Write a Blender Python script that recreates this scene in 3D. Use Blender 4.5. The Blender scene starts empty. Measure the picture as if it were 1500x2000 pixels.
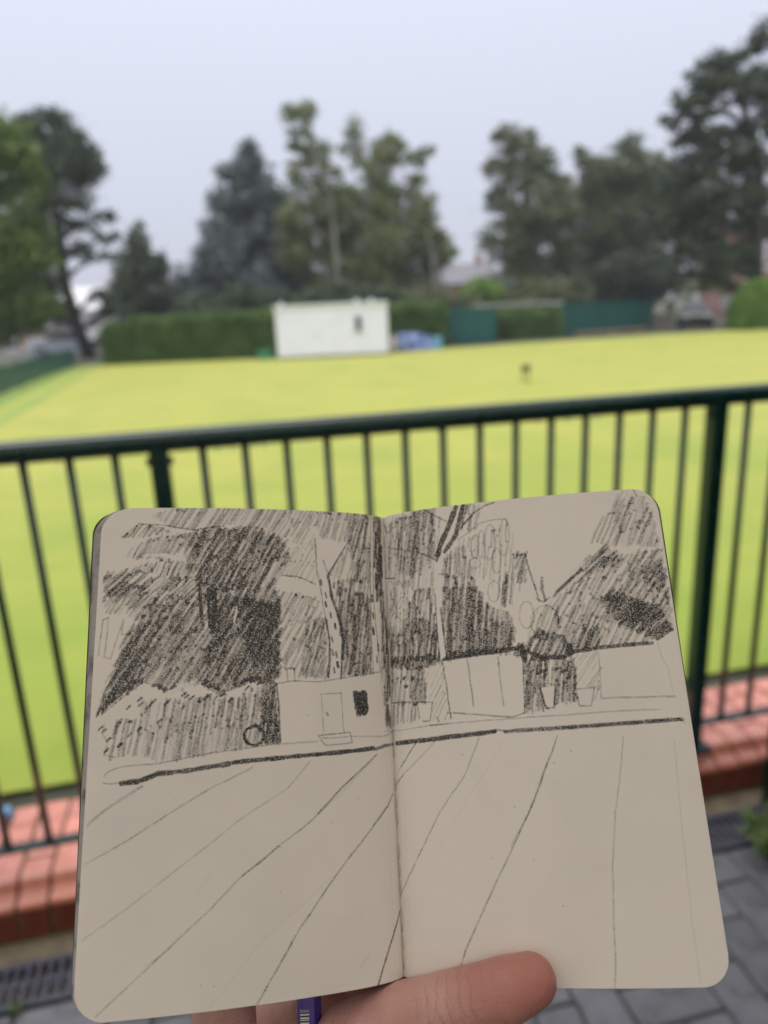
import bpy, bmesh, math, random
import numpy as np
from mathutils import Matrix, Vector

# ------------------------------------------------------------------ camera, sky, sun, exposure
sc = bpy.context.scene
col = sc.collection
CAM = Vector((0, 0, 1.55))
cam_d = bpy.data.cameras.new('camera'); cam = bpy.data.objects.new('camera', cam_d); col.objects.link(cam); sc.camera = cam
right, up, fwd = Vector((.9989, -.0126, -.0449)), Vector((.0467, .2706, .9616)), Vector((0, .9626, -.2709))
cam.matrix_world = Matrix(((right.x, up.x, -fwd.x, CAM.x), (right.y, up.y, -fwd.y, CAM.y), (right.z, up.z, -fwd.z, CAM.z), (0, 0, 0, 1)))
cam_d.sensor_fit = 'VERTICAL'; cam_d.sensor_height = 36; cam_d.lens = 25.53
cam_d.clip_start = .02; cam_d.clip_end = 2000
cam_d.dof.use_dof = True; cam_d.dof.focus_distance = .217; cam_d.dof.aperture_fstop = 8.0; cam_d.dof.aperture_blades = 0

SUN_EL, SUN_AZ = math.radians(74), math.radians(228)     # azimuth clockwise from +Y: high, behind the veranda
w = bpy.data.worlds.new('World'); sc.world = w; w.use_nodes = True
nt = w.node_tree; nt.nodes.clear()
out = nt.nodes.new('ShaderNodeOutputWorld'); bg = nt.nodes.new('ShaderNodeBackground'); bg.inputs[1].default_value = .1
sky = nt.nodes.new('ShaderNodeTexSky'); sky.sky_type = 'NISHITA'; sky.sun_disc = False
sky.sun_elevation = SUN_EL; sky.sun_rotation = SUN_AZ; sky.dust_density = 4
tc = nt.nodes.new('ShaderNodeTexCoord'); sep = nt.nodes.new('ShaderNodeSeparateXYZ'); rmp = nt.nodes.new('ShaderNodeValToRGB')
rmp.color_ramp.elements[0].position = .0; rmp.color_ramp.elements[0].color = (.43, .45, .53, 1)
rmp.color_ramp.elements[1].position = 1.; rmp.color_ramp.elements[1].color = (.74, .765, .84, 1)
e = rmp.color_ramp.elements.new(.35); e.color = (.585, .61, .715, 1)
mul = nt.nodes.new('ShaderNodeVectorMath'); mul.operation = 'SCALE'; mul.inputs[3].default_value = 10 * .56
mix = nt.nodes.new('ShaderNodeMixRGB'); mix.inputs[0].default_value = .95       # a closed cloud layer over a little clear-sky blue
L = nt.links.new
L(tc.outputs['Generated'], sep.inputs[0]); L(sep.outputs[2], rmp.inputs[0]); L(rmp.outputs[0], mul.inputs[0])
L(sky.outputs[0], mix.inputs[1]); L(mul.outputs[0], mix.inputs[2]); L(mix.outputs[0], bg.inputs[0]); L(bg.outputs[0], out.inputs[0])

sun_d = bpy.data.lights.new('sun', 'SUN'); sun = bpy.data.objects.new('sun', sun_d); col.objects.link(sun)
sun_d.energy = 1.5; sun_d.angle = math.radians(60); sun_d.color = (1, .975, .94)
to_sun = Vector((math.sin(SUN_AZ)*math.cos(SUN_EL), math.cos(SUN_AZ)*math.cos(SUN_EL), math.sin(SUN_EL)))
sun.rotation_euler = to_sun.to_track_quat('Z', 'Y').to_euler(); sun.location = (0, -10, 30)

vs = sc.view_settings
vs.view_transform = 'Standard'; vs.look = 'None'; vs.gamma = 1; vs.use_curve_mapping = False; vs.exposure = 1.3
sc.cycles.use_denoising = True; sc.cycles.max_bounces = 8; sc.cycles.diffuse_bounces = 4; sc.cycles.transparent_max_bounces = 12

# ------------------------------------------------------------------ helpers
random.seed(5); RNG = np.random.default_rng(5)
def ob(name, me, parent=None, m=None, **kw):
    o = bpy.data.objects.new(name, me); col.objects.link(o)
    if m is not None and me is not None and not me.materials: me.materials.append(m)
    if parent is not None: o.parent = parent
    for k, v in kw.items(): o[k] = v
    return o
def tag(o, label, cat=None, group=None, kind=None):
    o['label'] = label
    if cat: o['category'] = cat
    if group: o['group'] = group
    if kind: o['kind'] = kind
    return o
def thing(name, label, cat, loc=(0, 0, 0), rz=0, group=None):
    o = bpy.data.objects.new(name, None); col.objects.link(o); o.location = loc; o.rotation_euler = (0, 0, rz); o.empty_display_size = .1
    return tag(o, label, cat, group)
def mesh(name, v, f, smooth=False):
    me = bpy.data.meshes.new(name); me.from_pydata([tuple(p) for p in v], [], [tuple(q) for q in f]); me.update()
    if smooth: me.shade_smooth()
    return me
def np_mesh(name, v, q, smooth=False):
    """v (n,3) float, q (m,k) int"""
    me = bpy.data.meshes.new(name); n, (m_, k) = len(v), q.shape
    me.vertices.add(n); me.vertices.foreach_set('co', np.ascontiguousarray(v, np.float32).ravel())
    me.loops.add(m_*k); me.loops.foreach_set('vertex_index', np.ascontiguousarray(q, np.int32).ravel())
    me.polygons.add(m_); me.polygons.foreach_set('loop_start', np.arange(0, m_*k, k, dtype=np.int32))
    me.update(calc_edges=True)
    if smooth: me.shade_smooth()
    return me
def bm_mesh(name, build, bevel=0, seg=1, smooth=False):
    bm = bmesh.new(); build(bm)
    if bevel: bmesh.ops.bevel(bm, geom=bm.edges[:], offset=bevel, segments=seg, affect='EDGES', profile=.5)
    bmesh.ops.recalc_face_normals(bm, faces=bm.faces[:])
    me = bpy.data.meshes.new(name); bm.to_mesh(me); bm.free()
    if smooth: me.shade_smooth()
    return me
def add_box(bm, x0, x1, y0, y1, z0, z1):
    v = [bm.verts.new(p) for p in ((x0, y0, z0), (x1, y0, z0), (x1, y1, z0), (x0, y1, z0), (x0, y0, z1), (x1, y0, z1), (x1, y1, z1), (x0, y1, z1))]
    for q in ((0, 3, 2, 1), (4, 5, 6, 7), (0, 1, 5, 4), (1, 2, 6, 5), (2, 3, 7, 6), (3, 0, 4, 7)): bm.faces.new([v[i] for i in q])
def box_me(name, x0, x1, y0, y1, z0, z1, bevel=0, seg=1):
    return bm_mesh(name, lambda bm: add_box(bm, x0, x1, y0, y1, z0, z1), bevel, seg)
def prism_me(name, prof, x0, x1, axis='x', bevel=0, seg=2, smooth=False):
    """closed profile of (a, b) pairs swept along x (a=y, b=z) or along y (a=x, b=z)"""
    def build(bm):
        P = (lambda c, a, b: (c, a, b)) if axis == 'x' else (lambda c, a, b: (a, c, b))
        A = [bm.verts.new(P(x0, a, b)) for a, b in prof]; B = [bm.verts.new(P(x1, a, b)) for a, b in prof]
        n = len(prof); bm.faces.new(A[::-1]); bm.faces.new(B)
        for i in range(n): bm.faces.new((A[i], A[(i + 1) % n], B[(i + 1) % n], B[i]))
    return bm_mesh(name, build, bevel, seg, smooth)
def tube_arrays(P, R, n=10, cap=True):
    P = np.array(P, float); R = np.broadcast_to(np.array(R, float), (len(P),)); V = []; F = []
    T = np.gradient(P, axis=0); T /= np.linalg.norm(T, axis=1)[:, None] + 1e-12
    ref = np.array([0, 0, 1.]) if abs(T[0][2]) < .9 else np.array([1., 0, 0])
    for k in range(len(P)):
        u = np.cross(T[k], ref); u /= np.linalg.norm(u) + 1e-12; ref2 = np.cross(u, T[k]); ref = ref2
        for j in range(n):
            a = 2*math.pi*j/n; V.append(P[k] + R[k]*(math.cos(a)*u + math.sin(a)*ref2))
    for k in range(len(P) - 1):
        for j in range(n): F.append((k*n + j, k*n + (j + 1) % n, (k + 1)*n + (j + 1) % n, (k + 1)*n + j))
    if cap: F.append(tuple(range(n))[::-1]); F.append(tuple((len(P) - 1)*n + j for j in range(n)))
    return V, F
def tubes_me(name, tubes, n=10, smooth=True):
    V, F = [], []
    for P, R in tubes:
        v, f = tube_arrays(P, R, n); b = len(V); V += v; F += [tuple(i + b for i in q) for q in f]
    return mesh(name, V, F, smooth)

# ------------------------------------------------------------------ materials
def mat(name, c1, c2=None, scale=8, rough=.6, bump=0, bscale=60, spec=.5, coat=0, detail=4, rough2=None, coord='Object', lo=.35, hi=.65, metal=0, vary=0):
    m = bpy.data.materials.new(name); m.use_nodes = True; t = m.node_tree; b = t.nodes['Principled BSDF']
    b.inputs['Base Color'].default_value = (*c1, 1); b.inputs['Roughness'].default_value = rough; b.inputs['Specular IOR Level'].default_value = spec
    b.inputs['Coat Weight'].default_value = coat; b.inputs['Coat Roughness'].default_value = .12; b.inputs['Metallic'].default_value = metal
    tcn = t.nodes.new('ShaderNodeTexCoord')
    if c2 is not None:
        n = t.nodes.new('ShaderNodeTexNoise'); n.inputs['Scale'].default_value = scale; n.inputs['Detail'].default_value = detail
        r = t.nodes.new('ShaderNodeValToRGB'); r.color_ramp.elements[0].color = (*c1, 1); r.color_ramp.elements[1].color = (*c2, 1)
        r.color_ramp.elements[0].position = lo; r.color_ramp.elements[1].position = hi
        t.links.new(tcn.outputs[coord], n.inputs['Vector']); t.links.new(n.outputs[0], r.inputs[0]); t.links.new(r.outputs[0], b.inputs['Base Color'])
        if rough2 is not None:
            mr = t.nodes.new('ShaderNodeMapRange'); mr.inputs[1].default_value = lo; mr.inputs[2].default_value = hi; mr.inputs[3].default_value = rough; mr.inputs[4].default_value = rough2
            t.links.new(n.outputs[0], mr.inputs[0]); t.links.new(mr.outputs[0], b.inputs['Roughness'])
    if vary and c2 is not None:                                # each piece a little lighter or darker than its neighbour
        oi = t.nodes.new('ShaderNodeObjectInfo'); hs = t.nodes.new('ShaderNodeHueSaturation'); mv = t.nodes.new('ShaderNodeMapRange'); mv.inputs[3].default_value = 1 - vary; mv.inputs[4].default_value = 1 + vary
        t.links.new(oi.outputs['Random'], mv.inputs[0]); t.links.new(mv.outputs[0], hs.inputs['Value']); t.links.new(r.outputs[0], hs.inputs['Color']); t.links.new(hs.outputs[0], b.inputs['Base Color'])
    if bump:
        n2 = t.nodes.new('ShaderNodeTexNoise'); n2.inputs['Scale'].default_value = bscale; n2.inputs['Detail'].default_value = 5
        bp = t.nodes.new('ShaderNodeBump'); bp.inputs['Strength'].default_value = bump; bp.inputs['Distance'].default_value = .002
        t.links.new(tcn.outputs[coord], n2.inputs['Vector']); t.links.new(n2.outputs[0], bp.inputs['Height']); t.links.new(bp.outputs[0], b.inputs['Normal'])
    return m
def leaf_mat(name, c1, c2, scale=.9, trans=.25):
    m = mat(name, c1, c2, scale=scale, rough=.55, spec=.35, detail=5, lo=.38, hi=.62); t = m.node_tree; b = t.nodes['Principled BSDF']; o = t.nodes['Material Output']
    tr = t.nodes.new('ShaderNodeBsdfTranslucent'); mx = t.nodes.new('ShaderNodeMixShader'); mx.inputs[0].default_value = trans
    src = b.inputs['Base Color'].links[0].from_socket
    t.links.new(src, tr.inputs[0]); t.links.new(b.outputs[0], mx.inputs[1]); t.links.new(tr.outputs[0], mx.inputs[2]); t.links.new(mx.outputs[0], o.inputs[0])
    return m
M = {}
M['green_paint'] = mat('green_paint', (.002, .026, .021), (.004, .034, .027), 30, .16, .08, 300, .4, coat=.4)
M['green_sheet'] = mat('green_sheet', (.012, .082, .076), (.018, .096, .088), 3, .4, spec=.3)
M['brick'] = mat('brick', (.62, .20, .125), (.72, .27, .185), 26, .2, .35, 260, .7, coat=.6, rough2=.38, vary=.13)
M['shaded_face'] = mat('shaded_brick', (.15, .030, .016), (.21, .050, .028), 26, .35, .4, 260, .5)  # shade of the front face mixed into the brick colour
M['mortar'] = mat('mortar', (.09, .075, .05), (.16, .13, .085), 30, .8, .4, 120)
M['paver'] = mat('paver', (.125, .125, .138), (.185, .185, .205), 14, .22, .3, 220, .6, rough2=.42, vary=.16)
M['joint'] = mat('joint_sand', (.022, .022, .022), (.05, .048, .042), 40, .85, .5, 160)
M['concrete'] = mat('concrete', (.17, .14, .095), (.28, .235, .165), 22, .75, .5, 150)
M['iron'] = mat('iron', (.075, .075, .105), (.11, .11, .15), 40, .42, .2, 200)
M['black'] = mat('black', (.008, .008, .009), None, rough=.8)
M['white_paint'] = mat('white_paint', (.775, .78, .88), (.735, .74, .84), 1.5, .5)
M['white_trim'] = mat('white_trim', (.70, .73, .73), None, rough=.5)
M['glass'] = mat('glass_dark', (.012, .014, .016), None, rough=.15, spec=.3)
M['roof_grey'] = mat('roof_grey', (.11, .10, .115), (.16, .145, .16), 6, .7)
M['bark'] = mat('bark', (.030, .026, .023), (.060, .052, .046), 6, .9, .5, 20)
M['birch_bark'] = mat('birch_bark', (.22, .21, .19), (.10, .095, .085), 2.2, .8, lo=.45, hi=.7)
# ------------------------------------------------------------------ the setting
A = .2154; SD = Vector((math.cos(A), math.sin(A), 0)); TD = Vector((-math.sin(A), math.cos(A), 0))   # along and across the railing
def ST(s, t, z=0): p = SD*s + TD*t; return (p.x, p.y, z)
GZ = -.40                                                    # level of the bowling green
def grass_mat(name, c1, c2, c3, stripe=0):
    m = mat(name, c1, c2, .22, .75, .5, 40, .25, lo=.3, hi=.7); t = m.node_tree; b = t.nodes['Principled BSDF']
    n = t.nodes.new('ShaderNodeTexNoise'); n.inputs['Scale'].default_value = 3.2; n.inputs['Detail'].default_value = 6
    mp = t.nodes.new('ShaderNodeMapping'); mp.inputs['Rotation'].default_value = (0, 0, -A); mp.inputs['Scale'].default_value = (.35, 1.1, 1)
    tcn = t.nodes.new('ShaderNodeTexCoord'); r = t.nodes.new('ShaderNodeMapRange'); r.inputs[1].default_value = .35; r.inputs[2].default_value = .7
    r.inputs[3].default_value = 0; r.inputs[4].default_value = .55
    mx = t.nodes.new('ShaderNodeMixRGB'); mx.inputs[2].default_value = (*c3, 1)
    src = b.inputs['Base Color'].links[0].from_socket
    t.links.new(tcn.outputs['Object'], mp.inputs[0]); t.links.new(mp.outputs[0], n.inputs['Vector']); t.links.new(n.outputs[0], r.inputs[0])
    t.links.new(r.outputs[0], mx.inputs[0]); t.links.new(src, mx.inputs[1]); t.links.new(mx.outputs[0], b.inputs['Base Color'])
    # greener grass near the close edge and in mottled patches, faint mown lanes
    ps = t.nodes.new('ShaderNodeTexNoise'); ps.inputs['Scale'].default_value = .55; ps.inputs['Detail'].default_value = 7; ps.inputs['Roughness'].default_value = .65
    mq = t.nodes.new('ShaderNodeMapping'); mq.inputs['Rotation'].default_value = (0, 0, -A); sx = t.nodes.new('ShaderNodeSeparateXYZ')
    t.links.new(tcn.outputs['Object'], mq.inputs[0]); t.links.new(mq.outputs[0], ps.inputs['Vector']); t.links.new(mq.outputs[0], sx.inputs[0])
    near = t.nodes.new('ShaderNodeMapRange'); near.inputs[1].default_value = 2.9; near.inputs[2].default_value = 12; near.inputs[3].default_value = .85; near.inputs[4].default_value = 0; t.links.new(sx.outputs[1], near.inputs[0])
    lane = t.nodes.new('ShaderNodeMath'); lane.operation = 'SINE'; lm_ = t.nodes.new('ShaderNodeMath'); lm_.operation = 'MULTIPLY'; lm_.inputs[1].default_value = 3.4; t.links.new(sx.outputs[0], lm_.inputs[0]); t.links.new(lm_.outputs[0], lane.inputs[0])
    pr_ = t.nodes.new('ShaderNodeMapRange'); pr_.inputs[1].default_value = .36; pr_.inputs[2].default_value = .66; pr_.inputs[3].default_value = -.22; pr_.inputs[4].default_value = .36; t.links.new(ps.outputs[0], pr_.inputs[0])
    a1 = t.nodes.new('ShaderNodeMath'); a1.operation = 'ADD'; t.links.new(near.outputs[0], a1.inputs[0]); t.links.new(pr_.outputs[0], a1.inputs[1])
    a2 = t.nodes.new('ShaderNodeMath'); a2.operation = 'MULTIPLY_ADD'; a2.inputs[1].default_value = .05; a2.use_clamp = True; t.links.new(lane.outputs[0], a2.inputs[0]); t.links.new(a1.outputs[0], a2.inputs[2])
    mz = t.nodes.new('ShaderNodeMixRGB'); mz.inputs[2].default_value = (c3[0]*.82, c3[1]*.92, c3[2]*.8, 1); t.links.new(a2.outputs[0], mz.inputs[0]); t.links.new(mx.outputs[0], mz.inputs[1]); t.links.new(mz.outputs[0], b.inputs['Base Color'])
    b.inputs['Sheen Weight'].default_value = .15; b.inputs['Sheen Tint'].default_value = (.8, .85, .45, 1); b.inputs['Sheen Roughness'].default_value = .6
    return m
M['turf'] = grass_mat('turf', (.315, .315, .050), (.370, .345, .068), (.215, .265, .034))
M['verge'] = grass_mat('verge', (.17, .26, .045), (.20, .29, .055), (.24, .29, .06))
M['earth'] = mat('earth', (.060, .070, .036), (.085, .092, .050), .4, .9)
M['ditch'] = mat('ditch', (.030, .034, .020), (.05, .05, .03), 6, .9)
def sheet(name, pts, z, m, kind='structure'):
    return ob(name, mesh(name, [(x, y, z) for x, y in pts], [tuple(range(len(pts)))]), None, m, kind=kind)
def sheet_st(name, s0, s1, t0, t1, z, m): return sheet(name, [ST(a, b)[:2] for a, b in ((s0, t0), (s1, t0), (s1, t1), (s0, t1))], z, m)
# terrain: one sheet to the horizon, with the terrace the veranda stands on left open
def ground():
    V = []; F = []
    ring = [ST(-14, -16), ST(30, -16), ST(30, 2.2), ST(-14, 2.2)]
    outer = [(-900, -900), (900, -900), (900, 900), (-900, 900)]
    for p in ring: V.append((p[0], p[1], GZ - .06))
    for p in outer: V.append((*p, GZ - .06))
    for i in range(4): F.append((i, (i + 1) % 4, 4 + (i + 1) % 4, 4 + i))
    return ob('ground', mesh('ground', V, F), None, M['earth'], kind='structure')
ground()
FAR = [(-13.2, 34.0), (-4.5, 33.0), (1, 33.6), (7, 35.6), (18, 38.6), (34, 41.5)]
NEAR_L, NEAR_R = ST(-4.75, 3.02), ST(33, 3.02)
sheet('bowling_green', [NEAR_L[:2], NEAR_R[:2]] + FAR[::-1], GZ, M['turf'])
sheet('grass_verge', [ST(-5.7, 3.0)[:2], NEAR_L[:2], FAR[0], (FAR[0][0] - .95, FAR[0][1])], GZ - .004, M['verge'])
sheet('grass_stripe', [ST(-4.3, 3.05)[:2], ST(-3.9, 3.05)[:2], (-12.55, 33.9), (-12.9, 33.9)], GZ + .004, M['verge'])
sheet_st('ditch', -14, 34, 2.0, 3.05, GZ - .03, M['ditch'])
# paving on the terrace
paving = sheet_st('paving', -3.2, 3.4, -2.9, 1.504, -.012, M['joint'])
slab = sheet_st('terrace_floor', -14, 30, -16, 1.9, -.03, M['concrete'])
U = .1055
def paver_me(name, w, h):
    prof = bm_mesh(name, lambda bm: add_box(bm, -w/2, w/2, -h/2, h/2, -.03, 0), .0045, 1)
    return prof
pv = [paver_me('paving_block', 2*U - .005, U - .005), paver_me('paving_block', U - .005, 2*U - .005), paver_me('paving_block', U - .005, U - .005)]
for m_ in pv: m_.materials.append(M['paver'])
S0, T0 = 1.287 - 24*U, 1.50 - 13*U
for i in range(-6, 30):
    for j in range(0, 13):
        k = (i - j + 2) % 4
        if k == 0: o = pv[0]; c = (i + 1, j + .5)
        elif k == 3: o = pv[1]; c = (i + .5, j + 1)
        else: continue
        if c[1] + (1 if k == 3 else .5) > 13.01: o = pv[2]; c = (i + .5, j + .5)
        b = ob('paving_block', o, paving); x, y, _ = ST(S0 + c[0]*U, T0 + c[1]*U)
        b.location = (x, y, random.uniform(-.0015, .0015)); b.rotation_euler = (random.uniform(-.004, .004), random.uniform(-.004, .004), A + random.uniform(-.006, .006))
# ------------------------------------------------------------------ low brick wall with moulded coping
wall = thing('brick_wall', 'low red brick wall with wet coping bricks under the green railing', 'wall', ST(0, 1.70), A)
JS = .079
ob('mortar_bed', box_me('mortar_bed', -3.3, 4.2, .006, .362, -.0, .112), wall, M['mortar'])
ob('mortar_core', box_me('mortar_core', -3.3, 4.2, .075, .355, .113, .146), wall, M['mortar'])
ob('footing', box_me('footing', -3.3, 4.2, .03, .35, -.55, -.001), wall, M['concrete'])
w2 = JS/2 - .0042
def front_prof(d): return [(.0, .102), (.0005, .112), (.004, .1185), (.010, .121), (.040, .1245), (.046, .128), (.053, .147), (.059, .1525), (.066, .1545), (d, .156), (d, .102)]
def coping(d): return prism_me('brick', front_prof(d), -w2, w2, 'x', .0015, 1)
def block(d0, d1): return bm_mesh('brick', lambda bm: add_box(bm, -w2, w2, d0, d1, .035, .1555), .004, 2)
kinds = [(coping(.128), block(.136, .372)), (coping(.285), block(.293, .372))]
for a_, b_ in kinds:
    a_.materials.append(M['brick']); b_.materials.append(M['brick'])
face_me = bm_mesh('face_brick', lambda bm: add_box(bm, -w2, w2, .002, .12, .012, .0985), .004, 2); face_me.materials.append(M['shaded_face'])  # front course coloured darker to stand in for shade under the coping
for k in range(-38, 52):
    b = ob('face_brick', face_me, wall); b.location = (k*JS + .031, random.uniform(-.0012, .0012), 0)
    for part in kinds[k % 2]:
        b = ob('brick', part, wall); b.location = (k*JS + .031, random.uniform(-.0012, .0012), random.uniform(-.0012, .0012)); b.rotation_euler = (0, 0, random.uniform(-.006, .006))
strip = sheet_st('concrete_strip', -3.4, 4.2, 1.636, 1.735, .003, M['concrete'])

# ------------------------------------------------------------------ slotted drain
drain = thing('drainage_channel', 'dark slotted drain channel set between the paving and the brick wall', 'drain', ST(0, 1.505), A)
ob('trough', bm_mesh('trough', lambda bm: [add_box(bm, -3.3, 4.2, 0, .004, -.1, -.001), add_box(bm, -3.3, 4.2, .128, .132, -.1, -.001), add_box(bm, -3.3, 4.2, .004, .128, -.104, -.1)][0]), drain, M['black'])
def grating():
    xs = [0]; n = 19; p = .5/n
    for k in range(n): xs += [k*p + .0105, (k + 1)*p]
    xs[-1] = .497
    ys = [0, .014, .060, .070, .116, .130]
    bm = bmesh.new(); V = {}
    def vt(i, j): 
        if (i, j) not in V: V[i, j] = bm.verts.new((xs[i] + (.010 if j in (1, 3) else 0)*0, ys[j], .004))
        return V[i, j]
    for i in range(len(xs) - 1):
        for j in range(5):
            if i % 2 == 1 and j in (1, 3) and i < len(xs) - 2: continue
            bm.faces.new((vt(i, j), vt(i + 1, j), vt(i + 1, j + 1), vt(i, j + 1)))
    r = bmesh.ops.extrude_face_region(bm, geom=bm.faces[:]); bmesh.ops.translate(bm, vec=(0, 0, -.012), verts=[v for v in r['geom'] if isinstance(v, bmesh.types.BMVert)])
    bmesh.ops.recalc_face_normals(bm, faces=bm.faces[:]); me = bpy.data.meshes.new('grating'); bm.to_mesh(me); bm.free(); return me
gm = grating(); gm.materials.append(M['iron'])
for k in range(-5, 8):
    g = ob('grating', gm, drain); g.location = (k*.5 + .02, .001, 0)

# ------------------------------------------------------------------ railing
rail = thing('railing', 'dark green tubular railing with thin upright bars on the brick wall', 'railing', ST(-.817*math.cos(A) + 1.6295*math.sin(A), 1.7665), A)
I0, I1 = -12.4, 34
RZ, BZ = 1.271, .242
ob('top_rail', tubes_me('top_rail', [([(x*.1, 0, RZ) for x in np.linspace(I0, I1, 12)], .027)], 24), rail, M['green_paint'])
ob('bottom_rail', box_me('bottom_rail', I0*.1, I1*.1, -.016, .016, BZ - .005, BZ + .005, .002), rail, M['green_paint'])
bar_me = tubes_me('bar', [([(0, 0, BZ - .004), (0, 0, .7), (0, 0, RZ - .015)], .0096)], 12); bar_me.materials.append(M['green_paint'])
post_me = box_me('post', -.0225, .0225, -.0225, .0225, .160, RZ - .008, .004, 2); post_me.materials.append(M['green_paint'])
plate_me = box_me('base_plate', -.05, .05, -.045, .045, .158, .167, .002); plate_me.materials.append(M['green_paint'])
bolt_me = tubes_me('bolt', [([(-.031, 0, RZ - .048), (.031, 0, RZ - .048)], .010)], 8, False); bolt_me.materials.append(M['green_paint'])
nut_me = tubes_me('nut', [([(0, 0, .166), (0, 0, .178)], .008)], 6, False); nut_me.materials.append(M['green_paint'])
for i in range(-12, 34):
    if i in (-12, 3, 18, 33):
        p = ob('post', post_me, rail); p.location.x = i*.1
        q = ob('base_plate', plate_me, p); q2 = ob('bolt', bolt_me, p)
        for dx, dy in ((-.035, -.03), (.035, -.03)): nn = ob('nut', nut_me, p); nn.location = (dx, dy, 0)
    else:
        b = ob('bar', bar_me, rail); b.location.x = i*.1; b.rotation_euler = (0, 0, random.uniform(0, 3))
# hanging rain drops
m = bpy.data.materials.new('water'); m.use_nodes = True; b = m.node_tree.nodes['Principled BSDF']
b.inputs['Transmission Weight'].default_value = 1; b.inputs['IOR'].default_value = 1.33; b.inputs['Roughness'].default_value = .02
M['water'] = m
def drop_me():
    bm = bmesh.new(); bmesh.ops.create_uvsphere(bm, u_segments=12, v_segments=8, radius=.0044)
    for v in bm.verts:
        if v.co.z > 0: v.co.z *= 1.5; v.co.x *= 1 - v.co.z*60; v.co.y *= 1 - v.co.z*60
    me = bpy.data.meshes.new('water_drop'); bm.to_mesh(me); bm.free(); me.shade_smooth(); me.materials.append(M['water']); return me
dm = drop_me()
for x in (.78, 4.35, 4.72, 5.22, 5.46, 9.1, 9.85, 12.6, 13.45, 14.3, -2.3, 20.4): 
    d = ob('water_drop', dm, rail); d.location = (x*.1, -.004, RZ - .0305)

# ------------------------------------------------------------------ small things on the terrace
cup = thing('bottle_cap', 'small pale blue plastic cap lying on the back edge of the brick coping', 'cap', ST(-.735, 2.035, .156))
M['blue'] = mat('pale_blue_plastic', (.16, .36, .62), None, rough=.35)
ob('shell', bm_mesh('shell', lambda bm: bmesh.ops.create_cone(bm, cap_ends=True, segments=20, radius1=.019, radius2=.017, depth=.026, matrix=Matrix.Translation((0, 0, .013))), .002, 2), cup, M['blue'])
ob('rim', bm_mesh('rim', lambda bm: bmesh.ops.create_cone(bm, cap_ends=True, segments=20, radius1=.0205, radius2=.0205, depth=.005, matrix=Matrix.Translation((0, 0, .0035))), .001), cup, M['blue'])
def weed(name, label, loc, n, h, spread, m, leafw):
    t = thing(name, label, 'plant', loc); V = []; F = []; rng = random.Random(len(label)); stems = []
    for k in range(n):
        a = rng.uniform(0, 6.28); r = spread*math.sqrt(rng.random()); hh = h*rng.uniform(.4, 1)
        base = (r*.25*math.cos(a), r*.25*math.sin(a), 0); tip = (r*math.cos(a), r*math.sin(a), hh)
        P = [base, (base[0]*.6 + tip[0]*.3, base[1]*.6 + tip[1]*.3, hh*.55), tip]; stems.append((P, (.0022, .0016, .0008)))
        for q in range(9):
            f = .25 + .75*rng.random(); c = Vector(base).lerp(Vector(tip), f); d = Vector((rng.uniform(-1, 1), rng.uniform(-1, 1), rng.uniform(-.2, .9))).normalized(); L_ = leafw*rng.uniform(1.5, 2.8)
            sd = d.cross(Vector((rng.uniform(-1, 1), rng.uniform(-1, 1), rng.uniform(-1, 1)))).normalized()*leafw*rng.uniform(.35, .6); up_ = sd.cross(d).normalized()*leafw*.25
            b0 = len(V); V += [c, c + d*L_*.45 + sd + up_, c + d*L_, c + d*L_*.45 - sd + up_, c + d*L_*.5]; F += [(b0, b0 + 4, b0 + 1), (b0 + 1, b0 + 4, b0 + 2), (b0, b0 + 3, b0 + 4), (b0 + 3, b0 + 2, b0 + 4)]
    ob('leaves', mesh('leaves', V, F), t, m, kind='stuff'); ob('stem', tubes_me('stem', stems, 6), t, m); return t
M['weed'] = leaf_mat('weed_leaf', (.13, .22, .05), (.30, .38, .18), 25)
weed('leafy_weed', 'bushy light green weed growing beside the dark green veranda post', ST(1.395, 1.455), 30, .115, .085, M['weed'], .016)
weed('small_weed', 'tiny green sprout between the drain and the grey paving blocks', ST(-.612, 1.497), 6, .022, .02, M['weed'], .007)

# ------------------------------------------------------------------ the veranda the picture is taken from
M['roof_light_pass'] = leaf_mat('light_pass_roofing', (.74, .72, .67), (.80, .78, .73), 3, .745)  # translucence invented to bring soft light down onto the book
M['shade_wall_dark'] = mat('shade_wall_dark', (.07, .05, .035), (.10, .07, .05), 3, .6)  # dark so the added wall gives back little light
M['render_wall'] = mat('veranda_wall', (.62, .59, .53), (.68, .65, .59), 2, .8)
ver = thing('veranda', 'clubhouse veranda with a dark green post standing beside the bushy weed', 'veranda', ST(0, 0), A)
pm = box_me('post', -.045, .045, -.045, .045, 0, 2.5, .005, 2); pm.materials.append(M['green_paint'])
for s_ in (-2.6, 1.556): p = ob('post', pm, ver); p.location = (s_, 1.585, 0)
ob('roof', box_me('roof', -5, 6, -3.2, 1.64, 2.62, 2.66), ver, M['roof_light_pass'])
ob('beam', box_me('beam', -5, 6, 1.54, 1.63, 2.5, 2.619), ver, M['green_paint'])
ob('shade_wall', box_me('shade_wall', 2.3, 2.45, -2.89, 1.2, 0, 2.619), ver, M['shade_wall_dark'])  # unseen wall added to cut the light from the right
ob('back_wall', box_me('back_wall', -5, 6, -3.1, -2.9, 0, 2.619), ver, M['render_wall'])
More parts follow.
